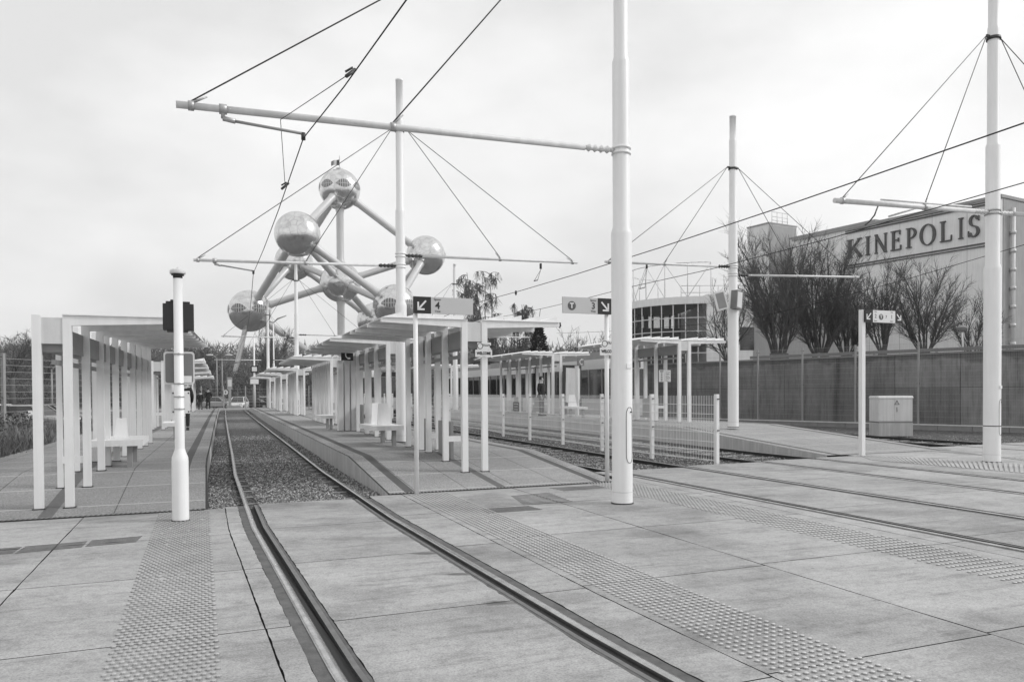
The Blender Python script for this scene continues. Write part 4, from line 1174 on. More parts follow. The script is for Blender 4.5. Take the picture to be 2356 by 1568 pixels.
# letters: serif strokes on a raised band
def hitx(px):                                  # facade coordinate under a pixel column
    d = ray(px, 700); a = Matrix(((d.x, -fd.x), (d.y, -fd.y))); sol = a.inverted() @ Vector((KC.x, KC.y)); return -sol[1]
def hitz(px, py):
    x = hitx(px); p = KC - fd * x * 1.0; return zat(px, py, (KC + fd * (-x)).y)
xl_, xr_ = hitx(1950), hitx(2262)
zl0, zl1 = hitz(1952, 594), hitz(1952, 553); zr0, zr1 = hitz(2258, 543), hitz(2258, 492)
cap0 = (zl0 + zr0) / 2; cap1 = (zl1 + zr1) / 2
LH = cap1 - cap0
lay = [0]
class Glyph:
    def __init__(s, x, w): s.x = x; s.w = w; s.b = MB()
    def poly(s, pts):
        lay[0] += 1
        s.b.prism([(s.x + a * s.w, cap0 + c * LH) for a, c in pts], lambda a, c, d: (a, d, c), -.16 - .0015 * (lay[0] % 9), -.004)
    def stem(s, x, t=.17, serif=True):
        s.poly([(x - t / 2, 0), (x + t / 2, 0), (x + t / 2, 1), (x - t / 2, 1)])
        if serif:
            for y0, y1 in ((0, .05), (.95, 1.0)): s.poly([(x - t * 1.15, y0), (x + t * 1.15, y0), (x + t * 1.15, y1), (x - t * 1.15, y1)])
    def line(s, a, b, t):
        a, b = Vector((a[0] * s.w, a[1] * LH)), Vector((b[0] * s.w, b[1] * LH)); d = (b - a).normalized(); n = Vector((-d.y, d.x)) * t * s.w / 2
        s.poly([((q.x) / s.w, q.y / LH) for q in (a + n, a - n, b - n, b + n)])
    def arc(s, cx, cy, rx, ry, a0, a1, t0, t1, n=16):
        for i in range(n):
            u0, u1 = R(a0 + (a1 - a0) * i / n), R(a0 + (a1 - a0) * (i + 1) / n)
            f = lambda u: t0 + (t1 - t0) * abs(math.cos(u))
            s.poly([(cx + rx * math.cos(u0), cy + ry * math.sin(u0)), (cx + rx * math.cos(u1), cy + ry * math.sin(u1)),
                    (cx + (rx - f(u1)) * math.cos(u1), cy + (ry - f(u1) * .55) * math.sin(u1)), (cx + (rx - f(u0)) * math.cos(u0), cy + (ry - f(u0) * .55) * math.sin(u0))])
cx_px = [(1950, 1987, 'K'), (1992, 2011, 'I'), (2017, 2050, 'N'), (2058, 2086, 'E'), (2096, 2124, 'P'), (2131, 2169, 'O'), (2180, 2210, 'L'), (2222, 2242, 'I'), (2248, 2282, 'S')]
sc_ = (xr_ - xl_) / (hitx(2282) - hitx(1950)) if False else 1.0
for p0, p1, ch in cx_px:
    # the S is partly behind the pole; keep the row of letters inside its frame
    q0 = 1950 + (p0 - 1950) * (2258 - 1950) / (2282 - 1950); q1 = 1950 + (p1 - 1950) * (2258 - 1950) / (2282 - 1950)
    x0, x1 = hitx(q0), hitx(q1); gl = Glyph(x0, x1 - x0)
    if ch == 'I': gl.stem(.5, .26)
    elif ch == 'K':
        gl.stem(.2, .17); gl.line((.28, .42), (.86, .98), .09); gl.line((.42, .58), (.92, .02), .17)
        for cx in (.86, .90): gl.poly([(cx - .16, .0 if cx > .87 else .95), (cx + .12, .0 if cx > .87 else .95), (cx + .12, .05 if cx > .87 else 1), (cx - .16, .05 if cx > .87 else 1)])
    elif ch == 'N':
        gl.stem(.16, .09); gl.stem(.86, .09); gl.line((.14, .98), (.86, .02), .17)
    elif ch == 'E':
        gl.stem(.25, .20)
        for y, xx in ((.025, .92), (.52, .72), (.975, .85)): gl.poly([(.3, y - .028), (xx, y - .028), (xx, y + .028), (.3, y + .028)])
        for xx, ya, yb in ((.90, .0, .24), (.83, .78, 1.0), (.70, .42, .62)): gl.poly([(xx - .05, ya), (xx + .03, ya), (xx + .03, yb), (xx - .05, yb)])
    elif ch == 'P':
        gl.stem(.25, .20); gl.arc(.42, .73, .50, .27, -90, 90, .07, .20)
        gl.poly([(.3, .46), (.45, .46), (.45, .505), (.3, .505)]); gl.poly([(.3, .955), (.45, .955), (.45, 1.0), (.3, 1.0)])
    elif ch == 'O': gl.arc(.5, .5, .52, .53, 0, 360, .07, .17, 28)
    elif ch == 'L':
        gl.stem(.25, .20); gl.poly([(.3, 0), (.95, 0), (.95, .055), (.3, .055)]); gl.poly([(.88, .0), (.96, .0), (.98, .28), (.93, .28)])
    elif ch == 'S':
        gl.arc(.48, .75, .36, .27, 15, 270, .10, .20); gl.arc(.48, .25, .42, .27, -165, 90, .10, .22)
        gl.poly([(.80, .72), (.86, .72), (.86, .96), (.80, .96)]); gl.poly([(.06, .02), (.12, .02), (.12, .30), (.06, .30)])
    gl.b.build('facade_letter', letter_m, kn_, fix=True)
for za, zb in ((cap1 + .62, cap1 + .74), (cap1 + .84, cap1 + .92), (cap0 - .74, cap0 - .62), (cap0 - .95, cap0 - .87)):
    MB().box(xl_ - .2, xr_ + .2, -.10, -.002, za, zb).build('sign_rule', letter_m, kn_)
# lower and farther blocks of the cinema
bk = at(1769, 530, 82); bk.z = 0; z1 = zat(1769, 514, 82)
rb_ = thing('plant_block', 'square rooftop plant block of the cinema with a caged ladder', 'building', bk, angf)
xk = -3.0
MB().box(xk, 0, 0, 4.3, -.5, z1).build('front_wall', plaster, rb_)
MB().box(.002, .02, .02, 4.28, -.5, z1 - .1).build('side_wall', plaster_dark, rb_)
MB().box(xk - .05, .06, -.05, 4.35, z1 + .002, z1 + .16).build('roof_edge', grey_paint, rb_)
rm = MB()
for x in (.8, 1.6, 2.4, 3.2): rm.tube([(-.3, x, z1 + .16), (-.3, x, z1 + 1.4)], .03, 5)
for zz_ in (.5, .9, 1.4): rm.tube([(-.3, .8, z1 + zz_), (-.3, 3.3, z1 + zz_)], .025, 5)
rm.build('railing', galv, rb_)
lk = at(1890, 560, 78); lk.z = 0
lb = thing('low_block', 'long lower hall of the cinema behind the bare trees', 'building', lk, angf)
zl_ = zat(1868, 545, 80)
MB().box(-4.0, 6, 0, 12, -.5, zl_).build('wall', plaster, lb); MB().box(-4.05, 6.05, -.08, 12.1, zl_ + .002, zl_ + .2).build('roof_edge', grey_paint, lb)

# ------------------------------------------------------------------ round glazed building
rc = Vector((15.2, 65.5, 0)); RR = 5.6
ztp = zat(1613, 681, 60); 
rb2 = thing('round_building', 'round glazed building with a white fascia and a steel frame on its roof', 'building', rc)
def arcband(r, z0, z1, a0, a1, n=40, tk=.1):
    m = MB()
    for i in range(n):
        u0, u1 = R(a0 + (a1 - a0) * i / n), R(a0 + (a1 - a0) * (i + 1) / n)
        p = [Vector((q * math.cos(u), q * math.sin(u), 0)) for q, u in ((r, u0), (r, u1), (r - tk, u1), (r - tk, u0))]
        m.hexa([v + Vector((0, 0, z0)) for v in p] + [v + Vector((0, 0, z1)) for v in p])
    return m
zg0 = zat(1613, 727 - 48, 60) - 1.35
arcband(RR, ztp - .58, ztp, 95, 275 + 8, 44, .3).build('fascia', white, rb2)
m = MB()
for i in range(44):
    u0, u1 = R(95 + 188 * i / 44), R(95 + 188 * (i + 1) / 44); q_ = RR - .12
    m.quad([(q_ * math.cos(u0), q_ * math.sin(u0), 1.4), (q_ * math.cos(u1), q_ * math.sin(u1), 1.4), (q_ * math.cos(u1), q_ * math.sin(u1), ztp - .582), (q_ * math.cos(u0), q_ * math.sin(u0), ztp - .582)])
m.build('glazing', glazing, rb2)
m = MB()
for i in range(20):
    a = R(95 + i * 9.9); x, y = (RR - .06) * math.cos(a), (RR - .06) * math.sin(a); m.tube([(x, y, 1.4), (x, y, ztp - .582)], .045, 4)
for zq in (ztp - 1.65, ztp - 2.7, ztp - 4.4, ztp - 5.8):
    for i in range(19):
        a, b_ = R(95 + i * 9.9), R(95 + (i + 1) * 9.9)
        m.bar(((RR - .06) * math.cos(a), (RR - .06) * math.sin(a), zq), ((RR - .06) * math.cos(b_), (RR - .06) * math.sin(b_), zq), .07, .07)
m.build('mullions', pale, rb2)
arcband(RR + .02, -.5, 1.4, 95, 283, 44, .3).build('plinth', grey_paint, rb2)
# the far wall with its tall narrow windows, seen through the glass
m = MB()
yw = 3.6; slots = [tuple(at(p_, 735, rc.y + yw).x - rc.x for p_ in pr) for pr in ((1464, 1467), (1477, 1482), (1492, 1498), (1504, 1519), (1528, 1540), (1543, 1552), (1560, 1564), (1569, 1575))]
x = -5.6
for a, b_ in slots + [(4.6, 4.6)]:
    m.box(x, a, yw, yw + .2, -.4, ztp - .4); x = b_
for a, b_ in slots: m.box(a, b_, yw, yw + .2, -.4, zat(1530, 755, rc.y + yw)); m.box(a, b_, yw, yw + .2, zat(1530, 716, rc.y + yw), ztp - .4)
m.build('rear_wall', mid_grey, rb2)
arcband(RR - .15, ztp - .5, ztp - .45, 95, 283, 40, 5.2).build('ceiling', grey_paint, rb2)
arcband(RR - .15, ztp - 3.5, ztp - 3.3, 95, 283, 40, 5.2).build('floor_slab', mid_grey, rb2)
m = MB(); m.box(-.0, 3.6, -RR + .02, 6, -.5, ztp + .15); m.build('side_wing', white, rb2)
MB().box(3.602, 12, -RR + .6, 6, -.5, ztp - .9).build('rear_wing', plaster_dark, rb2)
MB().box(2.6, 3.7, -RR + .006, -RR + .019, 4.6, 6.4).build('window', glass_dark, rb2); MB().box(2.6, 3.7, -RR + .006, -RR + .019, 1.9, 2.8).build('window', glass_dark, rb2)
m = MB(); zf_ = zat(1600, 611, 62)
ang = [110, 135, 155, 175, 195, 215, 235, 255, 275]
pt = lambda a, z: Vector(((RR - .4) * math.cos(R(a)), (RR - .4) * math.sin(R(a)), z))
for a in ang: m.tube([pt(a, ztp), pt(a, zf_)], .035, 5)
for i in range(28):
    m.tube([pt(110 + 165 * i / 28, zf_), pt(110 + 165 * (i + 1) / 28, zf_)], .035, 5)
for a, b_ in ((135, 175), (195, 155), (215, 235), (255, 235), (255, 275), (195, 215)): m.tube([pt(a, ztp), pt(b_, zf_)], .028, 5)
for a, b_ in ((175, 135), (235, 215)): m.tube([pt(a, ztp), pt(b_, zf_)], .028, 5)
m.build('roof_frame', pale, rb2)
m = MB()
for zq in (.55, 1.1): m.tube([(-1.5, -RR + 2.2, ztp + zq), (9, -RR + 2.2, ztp + zq)], .03, 5)
for i in range(8): m.tube([(-1.5 + i * 1.5, -RR + 2.2, ztp), (-1.5 + i * 1.5, -RR + 2.2, ztp + 1.1)], .03, 5)
m.build('railing', pale, rb2)

# ------------------------------------------------------------------ the monument of nine spheres
AC = Vector((at(783.6, 649, 348).x, 348, 0)); zc_ = zat(783.6, 649, 348)
at0 = thing('sphere_monument', 'giant monument of nine mirrored steel spheres joined by pale tubes', 'monument', AC)
zt_ = zat(783.6, 436, 348); up = (zt_ - zc_); RS = 9.05
hr = 39.0; a0 = -103
C = {'top': Vector((0, 0, zt_)), 'mid': Vector((0, 0, zc_)), 'bot': Vector((0, 0, zc_ - up))}
for i in range(3):
    a = R(a0 + 120 * i); C['u%d' % i] = Vector((hr * math.cos(a), hr * math.sin(a), zc_ + up / 3))
    a = R(a0 + 180 + 120 * i); C['l%d' % i] = Vector((hr * math.cos(a), hr * math.sin(a), zc_ - up / 3))
def tubeb(a, b_, r, name='tube'):
    a, b_ = C[a], C[b_]; d = (b_ - a).normalized(); m = MB()
    m.tube([a + d * (RS - .5), a + d * (RS + .1), a + d * (RS + 1.6), b_ - d * (RS + 1.6), b_ - d * (RS + .1), b_ - d * (RS - .5)], [r * 1.22, r * 1.2, r, r, r * 1.2, r * 1.22], 20); return m.build(name, tube_m, at0)
for i in range(3):
    tubeb('top', 'u%d' % i, 1.55)
    for j in range(3):
        if j != i: tubeb('u%d' % i, 'l%d' % j, 1.55)
    tubeb('bot', 'l%d' % i, 1.55); tubeb('mid', 'u%d' % i, 1.5); tubeb('mid', 'l%d' % i, 1.5)
tubeb('top', 'mid', 1.65); tubeb('mid', 'bot', 1.65)
wm = simple('sphere_window', .10, .25, var=.2); wf = simple('sphere_window_frame', .45, .4, .3)
def lens(c, az, el, ha, hh, rows):
    """lens-shaped window band with its bars on the sphere at c"""
    w = MB(); bars = MB()
    def on(u, v, r=RS):
        A, E = az + u * ha, el + v * hh
        return c + Vector((r * math.cos(R(E)) * math.cos(R(A)), r * math.cos(R(E)) * math.sin(R(A)), r * math.sin(R(E))))
    n = 12
    for i in range(n):
        u0, u1 = -1 + 2 * i / n, -1 + 2 * (i + 1) / n
        f0, f1 = max(.02, 1 - u0 * u0), max(.02, 1 - u1 * u1)
        for j in range(6):
            g0, g1 = -.8 + 1.8 * j / 6, -.8 + 1.8 * (j + 1) / 6
            w.quad([on(u0, f0 * g0, RS + .07), on(u1, f1 * g0, RS + .07), on(u1, f1 * g1, RS + .07), on(u0, f0 * g1, RS + .07)])
    for i in range(1, 7):
        u = -1 + 2 * i / 7; f = 1 - u * u
        for j in range(4): bars.bar(on(u, f * (-.8 + .45 * j), RS + .10), on(u, f * (-.35 + .45 * j), RS + .10), .34, .12, up=(on(u, 0) - c).normalized())
    for v in (0.05,):
        for i in range(n):
            u0, u1 = -.95 + 1.9 * i / n, -.95 + 1.9 * (i + 1) / n
            bars.bar(on(u0, v, RS + .12), on(u1, v, RS + .12), .12, .28)
    return w, bars
for key, wins in (('top', [(-118, 4, 22, 13), (-66, 4, 22, 13), (-15, 4, 22, 13), (-170, 4, 22, 13)]), ('u0', []), ('u1', [(20, 2, 20, 12)]), ('u2', [(150, 2, 20, 12)]),
                  ('l2', [(-95, 2, 25, 13), (-40, 2, 22, 13), (-150, 2, 22, 13)]), ('l1', [(-105, 2, 25, 13), (-45, 2, 22, 13), (-160, 2, 22, 13)]), ('l0', [(60, 2, 22, 13)]), ('mid', [(-80, -14, 13, 8)]), ('bot', [(-90, 0, 22, 10)])):
    so = MB().sphere(C[key], RS, 64, 32).build('sphere', sphere_m, at0)
    for az, el, ha, hh in wins:
        w, bb = lens(C[key], az, el, ha, hh, 2)
        w.build('window', wm, so); bb.build('window_bars', wf, so)
def leg(key, spread):
    c = C[key]; h = Vector((c.x, c.y, 0)).normalized(); t = Vector((-h.y, h.x, 0))
    a = c + h * 2.0 + Vector((0, 0, -RS + .8)); b_ = Vector((0, 0, -.5)) + h * (hr + spread)
    m = MB(); w0, w1 = 3.6, 3.0
    m.hexa([b_ - t * w1 - h * .8, b_ + t * w1 - h * .8, b_ + t * w1 + h * .8, b_ - t * w1 + h * .8, a - t * w0 - h * .9, a + t * w0 - h * .9, a + t * w0 + h * .9, a - t * w0 + h * .9]); m.build('leg', tube_m, at0)
for k in ('l0', 'l1', 'l2'): leg(k, 9)
MB().lathe([(1.6, zt_ + RS - .25), (1.6, zt_ + RS + .45), (.3, zt_ + RS + .9)], 16).build('cap', tube_m, at0)
ztf = zat(781, 358, 348)
MB().tube([(0, 0, zt_ + RS), (0, 0, ztf)], .12, 6).build('flagpole', grey_paint, at0)
fl = MB(); n = 9; f0 = ztf - 1.6
for i in range(n + 1):
    x = -3.9 * i / n; y = .5 * math.sin(i * .9); dz = -.10 * i
    fl.add([(x, y, f0 - 2.6 + dz * .3), (x, y, f0 + dz)])
for i in range(n): fl.face((2 * i, 2 * i + 2, 2 * i + 3, 2 * i + 1), 0 if i < 3 else 1 if i < 6 else 2, True)
fl.build('flag', [cloth_dark, simple('flag_light', .55, .8), simple('flag_mid', .16, .8)], at0)
# ------------------------------------------------------------------ bare trees
def rvec(): 
    while True:
        v = Vector((uni(-1, 1), uni(-1, 1), uni(-1, 1)))
        if .1 < v.length < 1: return v.normalized()
def bare_tree(label, base, H, spread, limbs=12, head=.12, trunk_r=.3, upsw=.5, kid=(8, 6), m_trunk=None, m_twig=None, droop=0.0, group=None, name='bare_tree', twr=.012, limb_r=None, mind=.55):
    th = thing(name, label, 'tree', base, 0, group)
    tk, cr = MB(), MB(); m_trunk = m_trunk or bark; m_twig = m_twig or twig
    def branch(p, d, L, r, mb, n, wob, trop, ns):
        pts = [p]; q = p.copy(); d = d.normalized()
        for i in range(n):
            d = (d + rvec() * wob + Vector((0, 0, trop))).normalized(); q = q + d * (L / n); pts.append(q.copy())
        mb.tube(pts, [r * (1 - .78 * i / n) for i in range(n + 1)], ns, cap=False)
        return pts
    hz = H * head
    tk.tube([(0, 0, -.3), (0, 0, hz * .5), (uni(-.05, .05), uni(-.05, .05), hz)], [trunk_r * 1.25, trunk_r, trunk_r * .95], 9)
    for i in range(limbs):
        a = 2 * math.pi * (i + rnd() * .8) / limbs; q_ = math.sqrt(uni(.01, 1.0)); lean = spread * (q_ * 1.05 + .75 * q_ ** 4)
        d = Vector((math.cos(a) * lean, math.sin(a) * lean, 1))
        L = (H - hz) * uni(.88, 1.04) * (1.02 - .36 * q_ ** 2)
        p0 = Vector((math.cos(a) * trunk_r * .6, math.sin(a) * trunk_r * .6, hz * uni(.75, 1.0)))
        pts = branch(p0, d, L, (limb_r or trunk_r * .3) * uni(.6, 1.1), tk, 8, .15, upsw * .14 * (.5 + q_), 5)
        for j in range(kid[0]):
            k = uni(.12, .92); ii = int(k * 8); p = pts[ii].lerp(pts[min(ii + 1, 8)], k * 8 - ii)
            dd = (pts[min(ii + 1, 8)] - pts[ii]).normalized(); sd_ = rvec(); sd_ = (sd_ - dd * sd_.dot(dd)).normalized()
            L2 = L * uni(.18, .38) * (1.15 - .55 * k)
            p2 = branch(p, dd + sd_ * uni(mind * .7, mind * 1.3), L2, twr * uni(1.6, 2.6) * (1.3 - k), cr, 5, .12, upsw * .12 - droop * .5, 3)
            for q in range(kid[1]):
                k2 = uni(.1, .95); jj = int(k2 * 5); pp = p2[jj].lerp(p2[min(jj + 1, 5)], k2 * 5 - jj)
                d2 = (p2[min(jj + 1, 5)] - p2[jj]).normalized(); s2 = rvec(); s2 = (s2 - d2 * s2.dot(d2)).normalized()
                branch(pp, d2 + s2 * uni(.4, .9), L2 * uni(.3, .6), twr * uni(.7, 1.1), cr, 3, .16, upsw * .05 - droop, 3)
    tk.build('trunk', m_trunk, th); cr.build('crown', m_twig, th)
    return th
GT = 'bare upswept trees above the retaining wall'
zt0 = Hw - .1
def tb(px, Y): p = at(px, 835, Y); p.z = zt0; return p
def hh(px, py, Y): return zat(px, py, Y) - zt0
bare_tree('bare tree rising like a broom just right of the loudspeaker pole', tb(1792, 40), hh(1750, 515, 40), .52, 17, .085, .50, .5, (24, 11), twr=.0105, group=GT, mind=.55, limb_r=.07)
bare_tree('dark dense bare tree in the middle of the row above the wall', tb(1888, 41), hh(1890, 540, 41), .50, 17, .09, .45, .5, (24, 11), twr=.0105, group=GT, mind=.55, limb_r=.07)
bare_tree('slim dense bare tree leaning over the left end of the lettered facade', tb(1948, 42.5), hh(1940, 590, 42), .46, 13, .10, .34, .6, (20, 11), twr=.010, group=GT, mind=.55, limb_r=.055)
bare_tree('narrow bare tree directly behind the sign with 2 and 1', tb(2030, 40), hh(2025, 590, 40), .36, 12, .14, .24, .6, (18, 10), twr=.009, group=GT, mind=.6, limb_r=.05)
bare_tree('rounded bare tree with fanned branches under the big letters', tb(2128, 40), hh(2140, 572, 40), .58, 16, .12, .32, .42, (20, 11), twr=.0085, group=GT, mind=.6, limb_r=.05)
bare_tree('small bare tree beside the flat topped lamp, nearest the right pole', tb(2240, 42), hh(2240, 655, 42), .50, 14, .10, .20, .5, (13, 8), twr=.0095, group=GT, mind=.6, limb_r=.04)
bare_tree('thin bare tree with spreading twigs between the round building and the loudspeaker pole', tb(1672, 46), hh(1665, 600, 46), .50, 12, .10, .18, .4, (12, 8), twr=.011, group=GT, mind=.7, limb_r=.045)
def birch(label, base, H, W, nb, ns):
    th = thing('birch_tree', label, 'tree', base, 0, 'birches'); tk, cr = MB(), MB()
    def line(mb, pts, r0, r1, n): mb.tube(pts, [r0 + (r1 - r0) * i / (len(pts) - 1) for i in range(len(pts))], n, cap=False)
    lead = []
    for k in range(6):
        a = uni(0, 6.28); q = Vector((0, 0, H * .12)); d = Vector((math.cos(a) * .33, math.sin(a) * .33, 1)).normalized(); pts = [q.copy()]
        for i in range(10): d = (d + rvec() * .09 + Vector((0, 0, .07))).normalized(); q = q + d * (H * uni(.70, .92) / 10); pts.append(q.copy())
        line(tk, pts, .11, .02, 6); lead.append(pts)
    tk.tube([(0, 0, -.3), (0, 0, H * .13)], [.24, .18], 8)
    for j in range(nb):
        pts = random.choice(lead); k = uni(2.5, 9.95); p = pts[int(k)].lerp(pts[min(int(k) + 1, 10)], k % 1)
        a = uni(0, 6.28); d = Vector((math.cos(a), math.sin(a), uni(.5, 1.1))).normalized(); L = W * uni(.35, 1.0) * (1.1 - k * .075); q = p.copy(); bp = [q.copy()]
        for i in range(6): d = (d + rvec() * .12 - Vector((0, 0, .16))).normalized(); q = q + d * (L / 6); bp.append(q.copy())
        line(tk, bp, .035, .012, 4)
        for m_ in range(ns):
            k2 = uni(.8, 6); q = bp[min(int(k2), 5)].lerp(bp[min(int(k2) + 1, 6)], k2 % 1); dd = Vector((uni(-.35, .35), uni(-.35, .35), uni(-1, -.2))); hp = [q.copy()]; LL = uni(.5, 2.4) * (1.15 - k * .07)
            for i in range(4): dd = (dd.normalized() + rvec() * .14 - Vector((0, 0, .25))).normalized(); q = q + dd * (LL / 4); hp.append(q.copy())
            line(cr, hp, .021, .012, 3)
            for _ in range(3):
                o_ = hp[random.randint(0, 3)]; e = (rvec() * .6 - Vector((0, 0, .7))).normalized() * uni(.2, .6); line(cr, [o_, o_ + e * .5, o_ + e + Vector((0, 0, -.08))], .015, .010, 3)
    tk.build('trunk', simple('birch_bark', .10, .9, var=.5), th); cr.build('crown', twig_birch, th); return th
p = at(1140, 860, 75); p.z = -.4; birch('tall birch with fine hanging twigs behind the nearest middle shelter', p, (zat(1135, 640, 75) + .4) * 1.14, 4.2, 90, 13)
p = at(1200, 860, 72); p.z = -.4; birch('smaller birch with hanging twigs beside the dark conifer', p, (zat(1195, 705, 72) + .4) * 1.10, 3.2, 60, 11)
for px, py, Y, sp_, lab in ((1325, 738, 62, .55, 'bushy bare tree left of the big pole, behind the track 3 sign'), (1385, 745, 66, .5, 'bushy bare tree directly beside the big pole above the far shelter')):
    p = at(px, 860, Y); p.z = -.4; bare_tree(lab, p, zat(px, py, Y) + .4, sp_, 13, .2, .2, .2, (10, 7), twr=.017, mind=.7)
for px, py, Y, sp_, lab in ((28, 742, 85, .75, 'pale bare tree with open branches at the far left'), (95, 752, 92, .65, 'pale bare tree behind the front posts of the left shelter'), (482, 768, 118, .55, 'round bare tree left of the monument leg'), (436, 790, 110, .6, 'bare tree showing past the end of the left shelter roof')):
    p = at(px, 880, Y); p.z = -.4; bare_tree(lab, p, zat(px, py, Y) + .4, sp_, 10, .38, .3, .15, (10, 8), m_twig=twig_far, twr=.030, mind=.8, group='distant bare trees')
for px, py, Y, lab in ((612, 735, 100, 'tall narrow poplar right of the lowest left sphere'), (640, 748, 103, 'narrow poplar partly hidden by the third slim pole')):
    p = at(px, 880, Y); p.z = -.4; bare_tree(lab, p, zat(px, py, Y) + .4, .13, 9, .06, .3, .6, (13, 8), twr=.026, group='narrow poplars', name='poplar_tree', mind=.35)
# conifer
p = at(1240, 860, 68); p.z = -.4; ct = thing('conifer_tree', 'dark pointed conifer between the birches and the bushy bare trees', 'tree', p)
Hc = zat(1240, 748, 68) + .4
MB().tube([(0, 0, 0), (0, 0, Hc * .95)], [.18, .02], 7).build('trunk', bark, ct)
m = MB()
for i in range(4200):
    k = rnd() ** .75; z = Hc * (.12 + .88 * k); r = 1.75 * (1 - k) ** .8 * uni(.25, 1.08) * (1 + .15 * math.sin(z * 7)); a = uni(0, 6.283)
    c = Vector((r * math.cos(a), r * math.sin(a), z)); d = Vector((math.cos(a), math.sin(a), uni(-.3, .9))).normalized() * uni(.15, .38); e = rvec() * .07
    m.quad([c - e, c + d * .6 + e * 1.3, c + d, c + d * .5 - e])
m.build('crown', conifer, ct)

# far wood: one mass of bare crowns and undergrowth all along the back
m = MB()
def crown(c, rx, rz, n, l0, l1, w):
    for _ in range(n):
        v = rvec() * rnd() ** .33
        p = c + Vector((v.x * rx, v.y * rx, v.z * rz)); d = (Vector((v.x * .8, v.y * .8, v.z * .5 + .35)) + rvec() * .8).normalized() * uni(l0, l1)
        e = rvec() * uni(.5, 1) * w
        m.quad([p - e, p + e, p + d])
ptop = [(-60, 800), (40, 775), (100, 765), (190, 800), (300, 800), (430, 795), (478, 785), (488, 795), (494, 850), (590, 852), (604, 846), (720, 842), (800, 836), (860, 815), (960, 812), (1090, 815), (1180, 810), (1260, 815), (1340, 805), (1420, 815), (1560, 830)]
for i in range(170):
    px = -70 + 1620 * i / 169 + uni(-8, 8); Y = uni(120, 190)
    top = zat(px, lerp_tab(ptop, px) + uni(-6, 16), Y); c = at(px, 900, Y); hgt = top + .4
    for k in range(3):
        cz = -.4 + hgt * (.30, .55, .76)[k]; crown(Vector((c.x + uni(-2, 2), c.y, cz)), min(3.6, hgt * (.42, .38, .26)[k]), hgt * .25, (120, 230, 230)[k], .7, 1.7, .06)
for i in range(170):                          # undergrowth close to the street
    px = -70 + 1500 * i / 169; Y = uni(108, 130); c = at(px, 900, Y)
    crown(Vector((c.x, c.y, .9)), 3.0, 2.4, 220, .5, 1.3, .10)
for i in range(150):                          # more wood beyond the monument
    px = -80 + 1500 * i / 149; Y = uni(430, 520); c = at(px, 900, Y); top = zat(px, uni(790, 806), Y)
    for k in range(3): crown(Vector((c.x, c.y, top * (.25, .5, .74)[k])), 10, top * .26, 130, 3, 6, .5)
for i in range(110):                          # the dark depth of the wood, left and right of the monument
    px = -80 + 600 * i / 64 if i < 65 else 880 + 600 * (i - 65) / 45; Y = uni(200, 230); c = at(px, 900, Y); top = zat(px, lerp_tab(ptop, px) + 22, Y)
    for k in range(2): crown(Vector((c.x, c.y, top * (.3, .62)[k])), 6.5, top * .36, 140, 1.5, 3.5, .4)
tag(m.build('far_wood', leaf_wood), 'hazy mass of bare winter woodland along the whole background', 'woodland', kind='stuff')

# grassy verge and bushes on the left
m = MB(); vc = [gp(-260, 1010, .2), gp(60, 985, .2), gp(150, 975, .2)]
def tuft(p, n, h, r, w=.02):
    for _ in range(n):
        q = p + Vector((uni(-r, r), uni(-r, r), 0)); d = Vector((uni(-.6, .6), uni(-.6, .6), 1)).normalized() * uni(.4, 1) * h; e = rvec() * w; e.z *= .2
        m.quad([q - e, q + e, q + d * .6 + e * .7, q + d])
for i in range(1500):
    s = 15.5 + 16 * rnd() ** 1.2; t = -3.85 - 5.0 * rnd() ** 1.2
    p = Q(s, t, .16); k = min(1, (-3.8 - t) / 1.0)
    tuft(p, 22, .16 + .5 * k, .28, .016)
for i in range(26):
    s = 16.5 + 12 * rnd(); t = -4.7 - 3.4 * rnd(); c = Q(s, t, .30); rr = uni(.4, .75)
    for _ in range(900):
        v = rvec() * rnd() ** .4; p = c + Vector((v.x * rr, v.y * rr, v.z * rr * .8 + .15)); d = (v + rvec() * .7).normalized() * uni(.05, .16); e = rvec() * .03
        m.quad([p - e, p + d * .5 + e * 1.4, p + d, p + d * .4 - e])
tag(m.build('verge_plants', leaf_bush), 'rough grass and scrub on the verge beside the left platform', 'grass', kind='stuff')
vb = MB(); q = [Q(9.5, -3.76), Q(34, -3.76), Q(34, -13), Q(9.5, -13)]
vb.hexa([Vector((p.x, p.y, -.5)) for p in q] + [Vector((p.x, p.y, .12)) for p in q]); struct(vb.build('verge', gravel_dark))
lf = [at(px, 900, Y_) for px, Y_ in ((-90, 21.6), (8, 23), (95, 24.4), (163, 25.7), (215, 27.4), (262, 29.5), (300, 32), (330, 35), (355, 38.5))]
for q_ in lf: q_.z = 0
mesh_fence('mesh_fence', 'tall dark post fence with pale wires on the far left verge', lf, 2.58, lambda i: .12, grey_paint, simple('dull_wire', .30, .5), .2, 9.0, 99, .0045, .09, .04)

